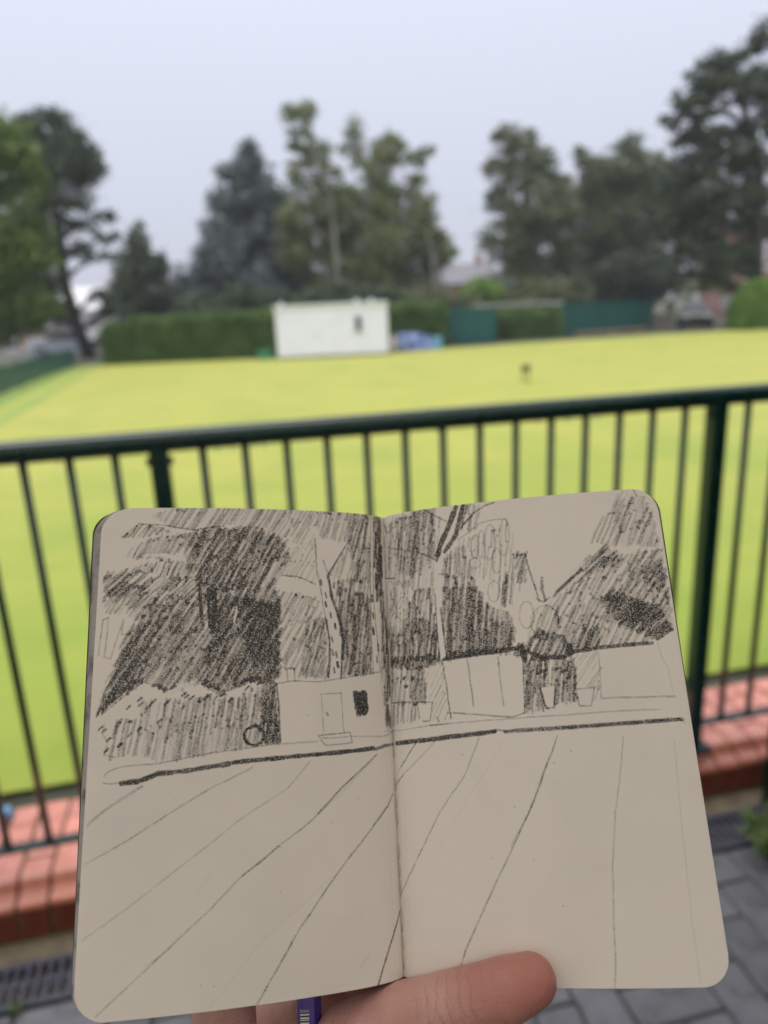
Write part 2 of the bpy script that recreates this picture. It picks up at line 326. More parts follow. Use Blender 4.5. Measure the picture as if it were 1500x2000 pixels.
# ------------------------------------------------------------------ foliage builders
def leaf_quads(name, C, size, rng, aspect=1.5, droop=0.):
    """one small kinked leaf spray per centre"""
    n = len(C); d = rng.normal(size=(n, 3)); d[:, 2] -= droop; d /= np.linalg.norm(d, axis=1)[:, None]
    r = rng.normal(size=(n, 3)); s = np.cross(d, r); s /= np.linalg.norm(s, axis=1)[:, None] + 1e-9
    sz = size*rng.uniform(.6, 1.4, n)[:, None]; a = C - d*sz*aspect*.5; b = C + d*sz*aspect*.5; s = s*sz*.5
    V = np.stack((a, C + s, b, C - s), 1).reshape(-1, 3); q = np.arange(4*n).reshape(-1, 4)
    return np_mesh(name, V, q)
def lobe_points(rng, c, r, n, clump, shell=.55):
    m = max(3, n//clump); u = rng.normal(size=(m, 3)); u /= np.linalg.norm(u, axis=1)[:, None]; u *= (shell + (1 - shell)*rng.random((m, 1)))
    cc = np.array(c) + u*np.array(r); k = rng.integers(0, m, n); sp = .13*np.mean(r) + .10
    return cc[k] + rng.normal(size=(n, 3))*np.array([sp, sp, sp*.7])
def num(s): return [[float(v) for v in q.split()] for q in s.split(',')]
def tree(name, label, D, lobes, trunk, lm, tm, cover=5., size=.15, clump=52, seed=1, droop=0., limbs=True, shell=.5, group=None, flat=1., back=0.):
    rng = np.random.default_rng(seed); lob = num(lobes); tk = num(trunk); base = (tk[0][0], D, min(tk[0][1], GZ))
    t = thing(name, label, 'tree', base, 0, group); B = np.array(base); P = []
    for x, z, rx, rz in lob:
        ry = max(rx, rz)*.9; n = int(.74*cover*math.pi*rx*rz/(size*size*.45)); c = (x, D + back + rng.normal()*.35, z)
        P.append(lobe_points(rng, c, (rx, ry, rz*flat), n, clump, shell))
    ob('crown', leaf_quads('crown', np.concatenate(P) - B, size, rng, droop=droop), t, lm)
    path = [np.array((x, D, z)) - B for x, z, r in tk]; rad = [r for *_, r in tk]
    if tk[0][1] > GZ: path = [np.array((path[0][0], 0, 0))] + path; rad = [rad[0]*1.15] + rad
    tubes = [(path, rad)]
    if limbs:
        pz = np.array([p[2] for p in path]); pp = np.array(path)
        for x, z, rx, rz in lob:
            e = np.array((x, D, z)) - B; h = max(.3, min(e[2] - .35*abs(e[0] - np.interp(e[2], pz, pp[:, 0])) - .3, pz[-1]*.97)); s = np.array([np.interp(h, pz, pp[:, 0]), 0, h])
            r0 = float(np.interp(h, pz, rad))*.45
            if np.linalg.norm(e - s) > .4: tubes.append(([s, s*.5 + e*.5 + np.array([0, rng.normal()*.2, .15]), e], (r0, r0*.7, .015)))
    ob('trunk', tubes_me('trunk', tubes, 8), t, tm); return t
def conifer(name, label, D, apex, base, half, lm, size=.13, seed=3, tiers=22, per=11, droop=.55, bottom=.05, group=None, pw=.8, extra=None):
    rng = np.random.default_rng(seed); x0, z0 = base; x1, z1 = apex; t = thing(name, label, 'tree', (x0, D, GZ), 0, group); B = np.array((x0, D, GZ)); P = []; tubes = []
    for k in range(tiers):
        f = bottom + (1 - bottom)*k/tiers; cx = x0 + (x1 - x0)*f; cz = z0 + (z1 - z0)*f; R = half*(1 - f)**pw + .12
        for a in rng.uniform(0, 2*math.pi, max(4, int(per*(1 - f*.6)))):
            L_ = R*rng.uniform(.5, 1.2); e = np.array((cx + L_*math.cos(a), D + L_*math.sin(a), cz - droop*.45*L_ + rng.normal()*.1)); s = np.array((cx, D, cz + .1*L_))
            n = int(20*L_/size*.16*1.5) + 6; u = rng.random(n)**.6; q = s + (e - s)*u[:, None]; q[:, 2] += .22*L_*u*(1 - u)*2
            w = .10 + .16*u; q += rng.normal(size=(n, 3))*np.stack((w, w, .06 + .05*u), 1); q[:, 2] -= np.abs(rng.normal(size=n))*.16*droop
            P.append(q); tubes.append(([s - B, (s + e)/2 - B + np.array([0, 0, .06]), e - B], (.04*(1 - f) + .012, .02, .008)))
    for x, z, rx, rz in (num(extra) if extra else []):
        P.append(lobe_points(rng, (x, D + rng.normal()*.4, z), (rx, rx, rz*.8), int(2.6*math.pi*rx*rz/(size*size*.45)), 45, .5))
    tubes.append(([(0, 0, 0), ((x1 - x0)*.5, 0, (z1 - GZ)*.5), (x1 - x0, 0, z1 - GZ)], (.28, .17, .03)))
    ob('crown', leaf_quads('crown', np.concatenate(P) - B, size, rng, 1.8, .5), t, lm); ob('trunk', tubes_me('trunk', tubes, 6), t, M['bark']); return t
def bushy(name, label, cat, pts, y0, y1, z1, lm, size=.09, seed=4, cover=5, rnd=.25, wob=.1):
    """clipped hedge or bush: leafy skin round a dense twiggy core; pts = (x, top z) along its length"""
    rng = np.random.default_rng(seed); xa, xb = pts[0][0], pts[-1][0]; X = np.array([p[0] for p in pts]); ZT = np.array([p[1] for p in pts]); base = ((xa + xb)/2, y0, GZ)
    t = thing(name, label, cat, base); B = np.array(base); P = []
    L_ = xb - xa; D = y1 - y0; H = float(np.mean(ZT)) - GZ
    for area, kind in ((L_*H, 'f'), (L_*D, 't'), (D*H, 'l'), (D*H, 'r'), (L_*H*.4, 'b')):
        n = int(cover*area/(size*size*.5)); u, v = rng.random(n), rng.random(n)
        if kind in 'fb': x = xa + u*L_; y = np.full(n, y0 if kind == 'f' else y1); z = GZ + v*(np.interp(x, X, ZT) - GZ)
        elif kind == 't': x = xa + u*L_; y = y0 + v*D; z = np.interp(x, X, ZT)
        else: y = y0 + u*D; x = np.full(n, xa if kind == 'l' else xb); z = GZ + v*(np.interp(x, X, ZT) - GZ)
        q = np.stack((x, y, z), 1)
        # rounded shoulders and a lumpy clipped face
        hz = np.clip((z - (np.interp(x, X, ZT) - rnd))/rnd, 0, 1); q[:, 1] += np.where(y < (y0 + y1)/2, 1, -1)*hz**2*rnd*.7
        ex = np.clip((rnd - np.minimum(x - xa, xb - x))/rnd, 0, 1); q[:, 2] -= ex**2*rnd*.7*(v if kind != 't' else 1)
        q += np.sin(x*3.1 + z*2.3)[:, None]*np.array([0, wob*.5, wob*.35]) + rng.normal(size=(n, 3))*size*.5; q[:, 2] = np.maximum(q[:, 2], GZ + .02)
        P.append(q)
    ob('foliage', leaf_quads('foliage', np.concatenate(P) - B, size, rng, 1.3), t, lm)
    prof = [(y0 + .22 - B[1], 0), (y0 + .2 - B[1], H*.8), (y0 + .4 - B[1], H - .28), (y1 - .4 - B[1], H - .28), (y1 - .2 - B[1], H*.8), (y1 - .2 - B[1], 0)]
    ob('core', prism_me('core', prof, -L_/2 + .25, L_/2 - .25), t, M['twig']); return t
M['twig'] = mat('twigs', (.020, .024, .012), (.035, .034, .02), 9, .9)
LM = {'yg': leaf_mat('leaf_lime', (0.112, 0.175, 0.043), (0.178, 0.241, 0.064)), 'dk': leaf_mat('leaf_dark', (0.060, 0.089, 0.048), (0.097, 0.124, 0.068)),
      'blue': leaf_mat('leaf_blue', (0.094, 0.120, 0.115), (0.161, 0.192, 0.187), trans=.12), 'birch': leaf_mat('leaf_birch', (0.138, 0.179, 0.072), (0.213, 0.239, 0.101)),
      'mid': leaf_mat('leaf_mid', (0.103, 0.131, 0.066), (0.168, 0.184, 0.094)), 'pine': leaf_mat('leaf_pine', (0.044, 0.063, 0.040), (0.067, 0.086, 0.049), trans=.12),
      'hedge': leaf_mat('leaf_hedge', (0.090, 0.158, 0.040), (0.139, 0.224, 0.064)), 'bright': leaf_mat('leaf_bright', (0.137, 0.251, 0.042), (0.196, 0.317, 0.061))}
# ------------------------------------------------------------------ trees round the green
tree('broadleaf_tree', 'yellow green broadleaf tree cut off by the edge of the picture', 34, '-16.4 8.6 2.11 1.88, -15.3 7.9 1.17 1.41, -16.7 5.1 2.35 2.11, -15.0 5.1 1.06 1.41, -16.7 2.6 1.88 1.41, -15.2 2.3 0.94 1.06, -17.6 1.3 1.41 0.94',
     '-18.13 -1.25 0.30, -17.31 2.36 0.25, -16.28 6.57 0.15', LM['yg'], M['bark'], 5, .15, seed=11)
tree('cedar_tree', 'dark spreading cedar with a leaning trunk and layered boughs', 42, '-16.5 11.4 1.60 0.87, -15.4 10.4 1.31 0.93, -17.7 10.5 1.45 1.16, -16.4 9.4 2.18 1.16, -15.1 9.4 1.10 0.93, -17.4 7.9 2.03 1.16, -15.3 7.6 1.31 0.29, -14.4 7.0 0.87 0.23, -15.5 6.6 1.45 0.23, -14.4 5.9 0.87 0.23, -16.0 5.3 1.45 0.26, -14.8 4.8 0.93 0.23, -18.1 5.9 1.60 1.31, -18.0 4.0 1.74 1.16, -19.3 2.5 1.74 1.31, -17.7 2.4 1.10 0.93, -15.0 2.9 1.02 0.26, -14.3 2.2 0.87 0.35, -19.5 4.1 1.45 1.45',
     '-16.16 -0.47 0.42, -16.58 1.23 0.36, -16.91 3.43 0.32, -16.87 6.33 0.26, -16.56 9.36 0.15, -16.19 11.54 0.05', LM['dk'], M['bark'], 4.2, .13, 50, seed=12)
conifer('spruce_tree', 'small dark conifer with a pointed top behind the long hedge', 48, (-14.24, 7.6), (-14.9, .3), 3.4, LM['dk'], seed=13, tiers=16, per=10, extra='-15.1 4.7 1.33 1.33, -13.7 4.4 1.16 1.33, -16.1 2.9 1.33 1.16, -13.6 2.5 1.33 0.99, -14.4 6.2 0.83 0.99')
tree('holm_tree', 'low grey green tree filling the gap behind the long hedge', 50, '-12.7 3.3 1.3 1.5, -11.6 2.6 1.1 1.1, -13.6 2.4 1.0 1.0, -10.9 4.0 .7 .9', '-12.5 -.4 .2, -12.6 2 .12, -12.6 3.6 .05', LM['blue'], M['bark'], 4, .14, seed=14)
conifer('blue_cedar_tree', 'tall blue grey cedar tapering to a bent tip beside the birches', 47, (-6.93, 11.6), (-7.4, .2), 5.4, LM['blue'], seed=15, tiers=30, per=15, droop=.6, pw=.8, extra='-7.0 10.5 0.71 0.91, -7.6 9.4 1.23 0.91, -8.3 8.0 1.46 1.04, -6.4 8.1 1.56 1.17, -9.1 6.3 1.56 1.23, -7.3 6.1 2.27 1.46, -5.3 6.3 1.46 1.46, -9.9 4.4 1.36 1.30, -8.1 3.8 2.27 1.46, -5.7 4.0 1.95 1.62, -10.5 2.5 1.23 1.14, -8.9 2.0 1.95 1.14, -6.2 1.9 2.27 1.14, -4.4 5.4 1.14 1.46, -4.4 3.0 1.30 1.30')
tree('birch_tree', 'slender birch with a wispy twin top leaning towards the cedar', 44, '-4.2 11.9 0.55 0.85, -3.2 11.8 0.49 0.97, -3.7 10.8 0.91 0.76, -2.9 9.9 0.91 0.91, -2.3 8.7 0.85 0.85, -3.5 7.7 1.22 1.16, -2.1 7.2 1.22 1.22, -3.0 5.6 1.37 1.22, -1.9 4.5 1.22 1.37, -2.6 2.8 1.37 1.22, -4.4 6.4 1.0 1.1, -4.2 4.6 1.1 1.2, -3.9 9.2 .7 .8, -1.2 6.2 .9 .9, -1.0 3.2 1.0 1.0',
     '-2.05 1.97 0.17, -2.06 5.05 0.14, -2.18 7.76 0.10, -3.13 10.41 0.06, -3.13 12.43 0.02', LM['birch'], M['birch_bark'], 3.3, .11, 45, seed=16, droop=.7, back=1.1, group='birches behind the white shed')
tree('birch_tree', 'middle birch with a straight pale trunk and thin pointed top', 45, '-0.7 11.4 0.44 0.87, -0.9 10.3 0.68 0.56, -0.4 9.2 0.62 0.56, -0.9 7.8 0.78 0.68, -0.2 6.7 0.93 0.93, -0.8 5.4 1.09 1.24, -0.2 3.6 1.09 1.24, -1.9 6.0 1.24 1.40, 0.7 5.3 1.24 1.40, -1.5 2.8 1.40 1.24, 0.3 2.7 1.24 1.24, -1.8 7.9 0.78 0.93, 0.4 7.2 0.78 1.09',
     '-0.09 1.89 0.20, -0.07 5.88 0.16, -0.15 8.89 0.10, -0.53 12.06 0.02', LM['birch'], M['birch_bark'], 3.2, .11, 45, seed=17, droop=.7, back=.7, group='birches behind the white shed')
tree('birch_tree', 'widest, densest birch with its pale trunk rising by the blue tarpaulin', 46, '0.5 9.3 0.70 1.59, 1.4 10.2 1.11 0.95, 2.9 10.0 0.57 0.51, 3.6 10.3 0.44 0.38, 1.0 7.3 1.27 1.59, 2.7 8.4 0.64 0.95, 3.1 7.0 0.83 1.11, 2.0 5.3 1.91 1.75, 3.8 5.8 0.89 1.11, 3.8 4.4 1.11 0.89, 4.7 4.6 0.64 0.51, 1.1 3.3 1.75 1.27, 3.0 3.1 1.27 0.95',
     '3.69 1.06 0.17, 3.66 4.38 0.13, 2.80 7.27 0.09, 1.57 10.34 0.03', LM['birch'], M['birch_bark'], 4.2, .12, 50, seed=18, droop=.7, back=1.1, group='birches behind the white shed')
tree('weeping_tree', 'loose grey green tree standing behind the gap between the green containers', 52, '9.1 11.6 1.08 1.08, 10.6 11.9 0.47 1.01, 8.3 10.1 0.79 0.65, 9.8 9.8 1.62 1.37, 11.5 10.3 1.08 1.08, 8.6 8.1 1.01 1.01, 11.0 7.4 1.98 1.80, 9.1 5.5 1.44 1.62, 11.6 4.7 1.98 1.80, 7.9 5.6 0.65 0.79, 9.5 2.9 1.98 1.26, 12.1 2.4 1.62 1.08, 10.2 6.3 1.3 1.2, 12.9 6.2 1.2 1.4, 12.6 8.6 1.0 1.2, 10.3 4.0 1.4 1.1, 13.2 4.0 1.2 1.2',
     '10.56 0.43 0.25, 10.69 5.11 0.20, 10.31 9.27 0.12, 10.13 12.04 0.04', LM['mid'], M['bark'], 4.2, .14, seed=19, droop=.5)
tree('lime_tree', 'round crowned olive green tree behind the long green container', 54, '14.5 10.9 0.67 0.67, 15.6 9.7 1.49 1.19, 17.8 11.2 1.12 0.93, 17.2 9.6 2.05 1.49, 19.3 10.0 1.19 1.19, 14.3 7.8 1.68 1.87, 17.0 7.0 2.05 1.68, 19.3 7.6 1.68 1.87, 14.9 4.7 1.87 1.68, 17.3 4.3 1.87 1.31, 19.4 4.5 1.49 1.31, 15.3 2.3 1.68 1.12, 18.8 2.7 1.87 1.12, 16.0 6.0 1.6 1.3, 18.3 5.8 1.6 1.3, 15.8 8.4 1.4 1.2, 18.4 8.6 1.3 1.1, 20.8 6.5 1.2 1.3, 21.3 8.6 1.1 1.2, 20.9 4.2 1.3 1.2',
     '17.07 -0.06 0.40, 16.90 4.31 0.32, 16.94 7.67 0.20, 17.00 10.59 0.08', LM['mid'], M['bark'], 4.4, .15, seed=20)
tree('pine_tree', 'tall black green pine with open boughs in front of the brick house', 40, '15.3 9.8 0.61 0.39, 15.8 10.7 0.72 0.44, 16.5 11.5 0.88 0.55, 17.3 12.2 0.97 0.55, 18.3 12.4 0.97 0.50, 19.5 13.3 0.77 0.77, 16.7 10.5 1.24 0.69, 18.2 11.1 1.38 0.69, 19.7 11.5 1.11 0.83, 16.0 9.2 1.05 0.44, 17.5 9.0 1.38 0.50, 18.8 9.4 1.24 0.44, 20.4 9.1 1.11 0.55, 16.4 7.6 1.38 0.66, 18.2 7.5 1.24 0.55, 20.4 6.2 0.83 0.66, 16.0 5.9 1.24 0.88, 17.8 5.9 1.38 0.83, 19.5 5.3 0.83 0.61, 16.6 4.2 1.24 0.83, 18.5 3.8 1.11 0.77, 16.2 2.7 0.97 0.66, 17.8 2.3 1.11 0.66, 20.5 10.2 1.11 1.11, 17.1 6.8 1.3 .7, 18.9 6.4 1.1 .6, 17.2 5.0 1.3 .7, 15.4 6.9 .9 .7, 15.5 4.9 .9 .7, 17.2 3.3 1.2 .7, 19.2 3.0 .8 .6, 18.6 8.2 1.2 .6, 19.6 7.6 .9 .6, 20.9 7.8 .9 .7, 20.6 4.6 .9 .7, 21.2 11.6 1.0 .9, 16.8 8.3 .9 .5',
     '20.28 -0.66 0.42, 20.08 3.77 0.36, 19.84 7.46 0.28, 18.73 10.54 0.16, 17.58 12.17 0.05', LM['pine'], M['bark'], 4.4, .13, seed=21)
# hedges and shrubs
bushy('hedge', 'long clipped hedge running up to the white shed', 'hedge', [(-12.3, 1.30), (-10.5, 1.55), (-8, 1.50), (-6, 1.55), (-4.5, 1.62)], 33.6, 35.2, 1.5, LM['hedge'], seed=31)
bushy('hedge', 'short hedge between the white shed and the first green container', 'hedge', [(.3, 1.55), (1.8, 1.62), (3.5, 1.55)], 36.6, 37.8, 1.55, LM['hedge'], seed=32)
bushy('hedge', 'dark hedge showing in the gap between the two green containers', 'hedge', [(5.6, 1.0), (7.5, 1.05), (9.9, 1.05)], 39.6, 40.8, 1.0, LM['hedge'], seed=33)
bushy('bush', 'bright green clipped bush at the far corner of the bowling green', 'bush', [(18.6, 1.55), (19.4, 1.95), (21, 2.05), (23, 1.9)], 37.6, 39.4, 1.9, LM['bright'], .10, seed=34, rnd=.5)
tree('lime_shrub', 'pale lime green shrub above the flat shelter roof', 46, '6.4 2.4 1.0 .7, 7.3 2.1 .8 .7, 5.6 1.7 .8 .7, 6.6 1.2 1.2 .8', '6.5 -.4 .08, 6.5 1 .05, 6.5 2.2 .02', LM['bright'], M['bark'], 4, .13, seed=35)
tree('yellow_shrub', 'thin yellowish shrub by the gate pillars behind the dark car', 50, '21.6 2.2 1.0 .6, 23.2 2.0 1.0 .6, 20.2 1.6 .8 .6', '22 -.4 .08, 22 1 .05, 22 2 .02', LM['birch'], M['bark'], 3, .13, seed=36)

for k, (nm, lb, D, lo, lm, sd) in enumerate([
    ('laurel_shrub', 'dark shrub filling the space under the blue cedar', 41, '-9.5 1.5 1.4 1.1, -7.2 1.7 1.5 1.2, -5.4 1.6 1.2 1.1', 'dk', 51),
    ('laurel_shrub', 'dark shrub behind the roof of the white shed', 42, '-3.4 1.8 1.3 1.0, -1.4 1.9 1.3 1.1, .4 1.8 1.2 1.0', 'dk', 52),
    ('laurel_shrub', 'dark shrub at the foot of the widest birch', 43, '2.0 1.7 1.2 1.0, 3.7 1.6 1.1 1.0, 5.2 1.3 .9 .9', 'mid', 53),
    ('laurel_shrub', 'low dark shrub behind the pale shelter roof', 47, '8.2 1.5 1.3 1.0, 10.2 1.7 1.4 1.1, 12.2 1.6 1.3 1.1', 'mid', 54),
    ('laurel_shrub', 'blackish shrub behind the far green container', 48, '13.8 2.2 1.5 1.4, 15.8 2.6 1.5 1.5, 18.0 2.6 1.5 1.3, 16.5 1.2 1.6 .9', 'pine', 55)]):
    x0 = float(lo.split()[0]); tree(nm, lb, D, lo, '%.2f -.4 .1, %.2f .8 .07, %.2f 1.6 .03' % (x0 + 1.5, x0 + 1.5, x0 + 1.5), LM[lm], M['bark'], 6, .13, 40, seed=sd, group='shrubs behind the sheds')
# ------------------------------------------------------------------ white shed
shed = thing('shed', 'white flat-roofed cabin standing at the far edge of the bowling green', 'shed', (-1.83, 31.6, GZ), .0)
ob('wall', box_me('wall', -2.36, 2.36, 0, 2.4, .10, 2.10, .01), shed, M['white_paint'])
ob('roof', box_me('roof', -2.44, 2.42, -.06, 2.46, 2.10, 2.20, .01), shed, M['white_trim'])
ob('skirting', box_me('skirting', -2.3, 2.3, .05, 2.3, 0, .099), shed, M['concrete'])
for x in (-2.15, 1.08, 1.72): ob('roof_vent', bm_mesh('roof_vent', lambda bm: bmesh.ops.create_cone(bm, cap_ends=True, segments=10, radius1=.07, radius2=.09, depth=.14, matrix=Matrix.Translation((x, .5, 2.27)))), shed, M['white_trim'])
door = ob('door', box_me('door', -.75, .05, -.022, -.001, .16, 1.72, .005), shed, M['white_paint'])
ob('handle', box_me('handle', -.70, -.67, -.06, -.023, .85, 1.0, .004), door, M['roof_grey'])
win = ob('window', bm_mesh('window', lambda bm: [add_box(bm, .82, .88, -.04, -.001, .95, 1.72), add_box(bm, 1.36, 1.42, -.04, -.001, .95, 1.72), add_box(bm, .881, 1.359, -.04, -.001, 1.66, 1.72), add_box(bm, .881, 1.359, -.04, -.001, .95, 1.01)][0]), shed, M['white_trim'])
ob('pane', box_me('pane', 1.0, 1.24, -.016, -.002, 1.02, 1.65), win, M['glass'])
ob('shutter', box_me('shutter', .885, .995, -.026, -.003, 1.015, 1.655), win, M['white_paint']); ob('shutter', box_me('shutter', 1.245, 1.355, -.026, -.003, 1.015, 1.655), win, M['white_paint'])
for k in range(6): ob('cladding_joint', box_me('cladding_joint', -2.2 + k*.82, -2.18 + k*.82, -.006, -.0005, .12, 2.08), shed, M['white_trim'])
crate = thing('crate', 'small green plastic crate at the foot of the hedge beside the shed', 'crate', (-4.86, 32.4, GZ), .1); M['crate'] = mat('green_plastic', (.02, .19, .09), None, rough=.4)
ob('body', bm_mesh('body', lambda bm: [add_box(bm, -.32, .32, -.2, -.18, .0, .34), add_box(bm, -.32, .32, .18, .2, .0, .34), add_box(bm, -.32, -.30, -.179, .179, 0, .34), add_box(bm, .30, .32, -.179, .179, 0, .34), add_box(bm, -.3, .3, -.179, .179, .0, .02)][0]), crate, M['crate'])
ob('lid', box_me('lid', -.34, .34, -.22, .22, .341, .38, .01), crate, M['crate'])
# blue tarpaulin over a stack, with a pale bag and a light blue drum
def tarp():
    nx, ny = 40, 18; V = []; F = []
    for i in range(nx + 1):
        for j in range(ny + 1):
            u, v = i/nx*2 - 1, j/ny*2 - 1; ed = max(abs(u), abs(v)); h = .72*(1 - max(0, (ed - .62)/.38)**1.5)*(1 - .25*max(0, u)) + .05*math.sin(9*u + 3*v) + .05*math.sin(14*v - 5*u)*ed
            V.append((u*(.95 + .06*math.sin(7*v)), v*(.6 + .05*math.sin(9*u)), max(.012, h)))
    for i in range(nx):
        for j in range(ny): a = i*(ny + 1) + j; F.append((a, a + ny + 1, a + ny + 2, a + 1))
    return mesh('sheet', V, F)
tp = thing('tarpaulin', 'crumpled blue tarpaulin over a low heap beside the white shed', 'tarpaulin', (1.72, 34.2, GZ)); ob('sheet', tarp(), tp, mat('tarp', (.045, .085, .27), (.26, .32, .48), 3.2, .4, lo=.45, hi=.72))
bag = thing('sack', 'pale sack leaning between the white shed and the blue tarpaulin', 'sack', (.78, 33.3, GZ)); M['sack'] = mat('sack', (.52, .46, .42), (.6, .56, .54), 5, .8)
ob('body', bm_mesh('body', lambda bm: bmesh.ops.create_icosphere(bm, subdivisions=3, radius=.5, matrix=Matrix.Translation((0, 0, .34)) @ Matrix.Diagonal((.36, .3, .7, 1))), smooth=True), bag, M['sack'])
ob('neck', bm_mesh('neck', lambda bm: bmesh.ops.create_cone(bm, cap_ends=True, segments=10, radius1=.06, radius2=.12, depth=.14, matrix=Matrix.Translation((0, 0, .72)))), bag, M['sack'])
dr = thing('water_drum', 'light blue drum at the end of the blue tarpaulin', 'drum', (2.78, 33.9, GZ)); M['cyan'] = mat('cyan_plastic', (.13, .34, .50), None, rough=.4)
ob('body', bm_mesh('body', lambda bm: bmesh.ops.create_cone(bm, cap_ends=True, segments=18, radius1=.22, radius2=.24, depth=.5, matrix=Matrix.Translation((0, 0, .25))), .02, 2), dr, M['cyan']); ob('lid', bm_mesh('lid', lambda bm: bmesh.ops.create_cone(bm, cap_ends=True, segments=18, radius1=.25, radius2=.22, depth=.05, matrix=Matrix.Translation((0, 0, .526)))), dr, M['cyan'])
# green steel containers with pressed ribs
def container(name, label, p0, p1, h, depth):
    d = Vector((p1[0] - p0[0], p1[1] - p0[1], 0)); L_ = d.length; t = thing(name, label, 'container', (p0[0], p0[1], GZ), math.atan2(d.y, d.x))
    n = int(L_/.17)
    for k in range(n):
        x = k*L_/n; ob('panel', box_me('panel', x + .012, x + L_/n - .012, -.02, 0, .09, h - .07, .006), t, M['green_sheet'])
    ob('body', box_me('body', 0, L_, .001, depth, .05, h - .05), t, M['green_sheet']); ob('roof', box_me('roof', -.04, L_ + .04, -.05, depth + .04, h - .05, h), t, M['green_sheet']); ob('base_rail', box_me('base_rail', 0, L_, -.03, depth, 0, .049), t, M['iron']); return t
container('container', 'single dark green steel container beyond the blue tarpaulin', (3.25, 37.2), (5.95, 37.0), 1.72, 2.2)
container('container', 'near half of the long green container pair, next to the shelter', (9.95, 40.6), (12.75, 41.9), 1.68, 2.2)
container('container', 'far half of the long green container pair, behind the low bench', (12.85, 42.2), (15.9, 43.0), 1.70, 2.2)
sh = thing('shelter', 'open shelter with a pale flat roof between the green containers', 'shelter', (5.7, 41.6, GZ), .05); M['felt'] = mat('pale_felt', (.24, .24, .20), (.30, .30, .25), 3, .8)
ob('roof', box_me('roof', -.1, 4.7, -.4, 1.8, 1.66, 1.86, .01), sh, M['felt'])
for x in (.12, 4.05):
    for y in (-.25, 1.55): ob('post', box_me('post', x, x + .1, y, y + .1, 0, 1.659), sh, M['green_sheet'])
bn = thing('bench', 'long low orange timber bench in front of the far green container', 'bench', (10.9, 40.0, GZ), .36); M['timber'] = mat('orange_timber', (.38, .22, .09), (.46, .28, .13), 6, .6)
for k in range(2): ob('plank', box_me('plank', 0, 4.6, k*.2, k*.2 + .18, .12, .17, .005), bn, M['timber'])
for x in (.3, 2.2, 4.1): ob('leg', box_me('leg', x, x + .12, .03, .35, 0, .119), bn, M['timber'])
# little dark stand on the turf
st = thing('marker_stand', 'small black marker stand alone on the open turf', 'stand', (3.72, 18.45, GZ), .3)
ob('head', bm_mesh('head', lambda bm: add_box(bm, -.11, .11, -.03, .03, .24, .40), .02, 2), st, M['black'])
for x in (-.07, .07): ob('leg', tubes_me('leg', [([(x*1.25, 0, 0), (x, 0, .25)], .014)], 8), st, M['black'])
ob('foot', box_me('foot', -.03, .03, -.12, .12, .0, .02, .004), st, M['black'])
# low green fence along the side of the green
fe = thing('fence', 'low dark teal board fence along the side of the bowling green', 'fence', ST(-6.15, 8, GZ), A + math.pi/2)
for k in range(14):
    for z in (.06, .30, .54): ob('board', box_me('board', k*2.0 + .01, k*2.0 + 1.99, -.015, .015, z, z + .215, .004), fe, M['green_sheet'])
    ob('post', box_me('post', k*2.0 - .045, k*2.0 + .045, .017, .1, 0, .82), fe, M['green_sheet'])

# ------------------------------------------------------------------ houses, cars and gate beyond the trees
M['red_brick'] = mat('house_brick', (.24, .115, .09), (.30, .16, .125), 5, .85); M['pink_render'] = mat('pink_render', (.40, .30, .26), (.46, .36, .31), 1, .8); M['pale_render'] = mat('pale_render', (.62, .60, .60), (.56, .55, .56), .6, .8)
M['slate'] = mat('slate', (.13, .122, .138), (.17, .16, .178), 2, .6)
def house(name, label, loc, w_, d_, h_, rh, wm, rm, wins, rz=0):
    t = thing(name, label, 'house', loc, rz); ob('wall', box_me('wall', -w_/2, w_/2, 0, d_, 0, h_), t, wm)
    r = ob('roof', prism_me('roof', [(-.3, h_), (d_/2, h_ + rh), (d_ + .3, h_), (d_ + .3, h_ - .12), (-.3, h_ - .12)], -w_/2 - .25, w_/2 + .25), t, rm)
    ob('chimney', box_me('chimney', w_*.25, w_*.25 + .7, d_/2 - .3, d_/2 + .3, h_ + rh*.6, h_ + rh + .9), r, wm)
    for x, z, ww, hh in wins:
        f = ob('window', bm_mesh('window', lambda bm: [add_box(bm, x, x + .1, -.08, -.002, z, z + hh), add_box(bm, x + ww - .1, x + ww, -.08, -.002, z, z + hh), add_box(bm, x + .101, x + ww - .101, -.08, -.002, z, z + .1), add_box(bm, x + .101, x + ww - .101, -.08, -.002, z + hh - .1, z + hh), add_box(bm, x + .101, x + ww - .101, -.07, -.002, z + hh*.48, z + hh*.48 + .1), add_box(bm, x + ww/2 - .05, x + ww/2 + .05, -.075, -.002, z + .101, z + hh - .101)][0]), t, M['white_paint'])
        ob('pane', box_me('pane', x + .1, x + ww - .1, -.03, -.003, z + .1, z + hh - .1), f, M['curtain']); ob('sill', box_me('sill', x - .1, x + ww + .1, -.16, -.0025, z - .14, z - .001), f, M['pale_render'])
    return t
M['curtain'] = mat('curtained_glass', (.42, .41, .37), (.52, .51, .47), 4, .3)
brick = house('brick_house', 'red brick house with white sash windows behind the tall pine', (32.5, 60, -.5), 8, 8, 7.2, 3, M['red_brick'], M['slate'], [(-2.95, 4.3, 1.5, 2.5), (1.0, 4.3, 1.5, 2.5), (-2.95, .9, 1.6, 2.0), (1.0, .9, 1.6, 2.0)], -.12)
ob('string_course', box_me('string_course', -4.05, 4.05, -.06, -.003, 3.55, 3.85), brick, M['pale_render'])
house('pink_house', 'low pinkish house under the cedar at the edge of the picture', (-26.8, 56, -1.4), 5.2, 7, 2.6, 1.6, M['pink_render'], M['slate'], [(-1.0, .5, 1.0, 1.4), (1.0, .5, 1.0, 1.4)], .1)
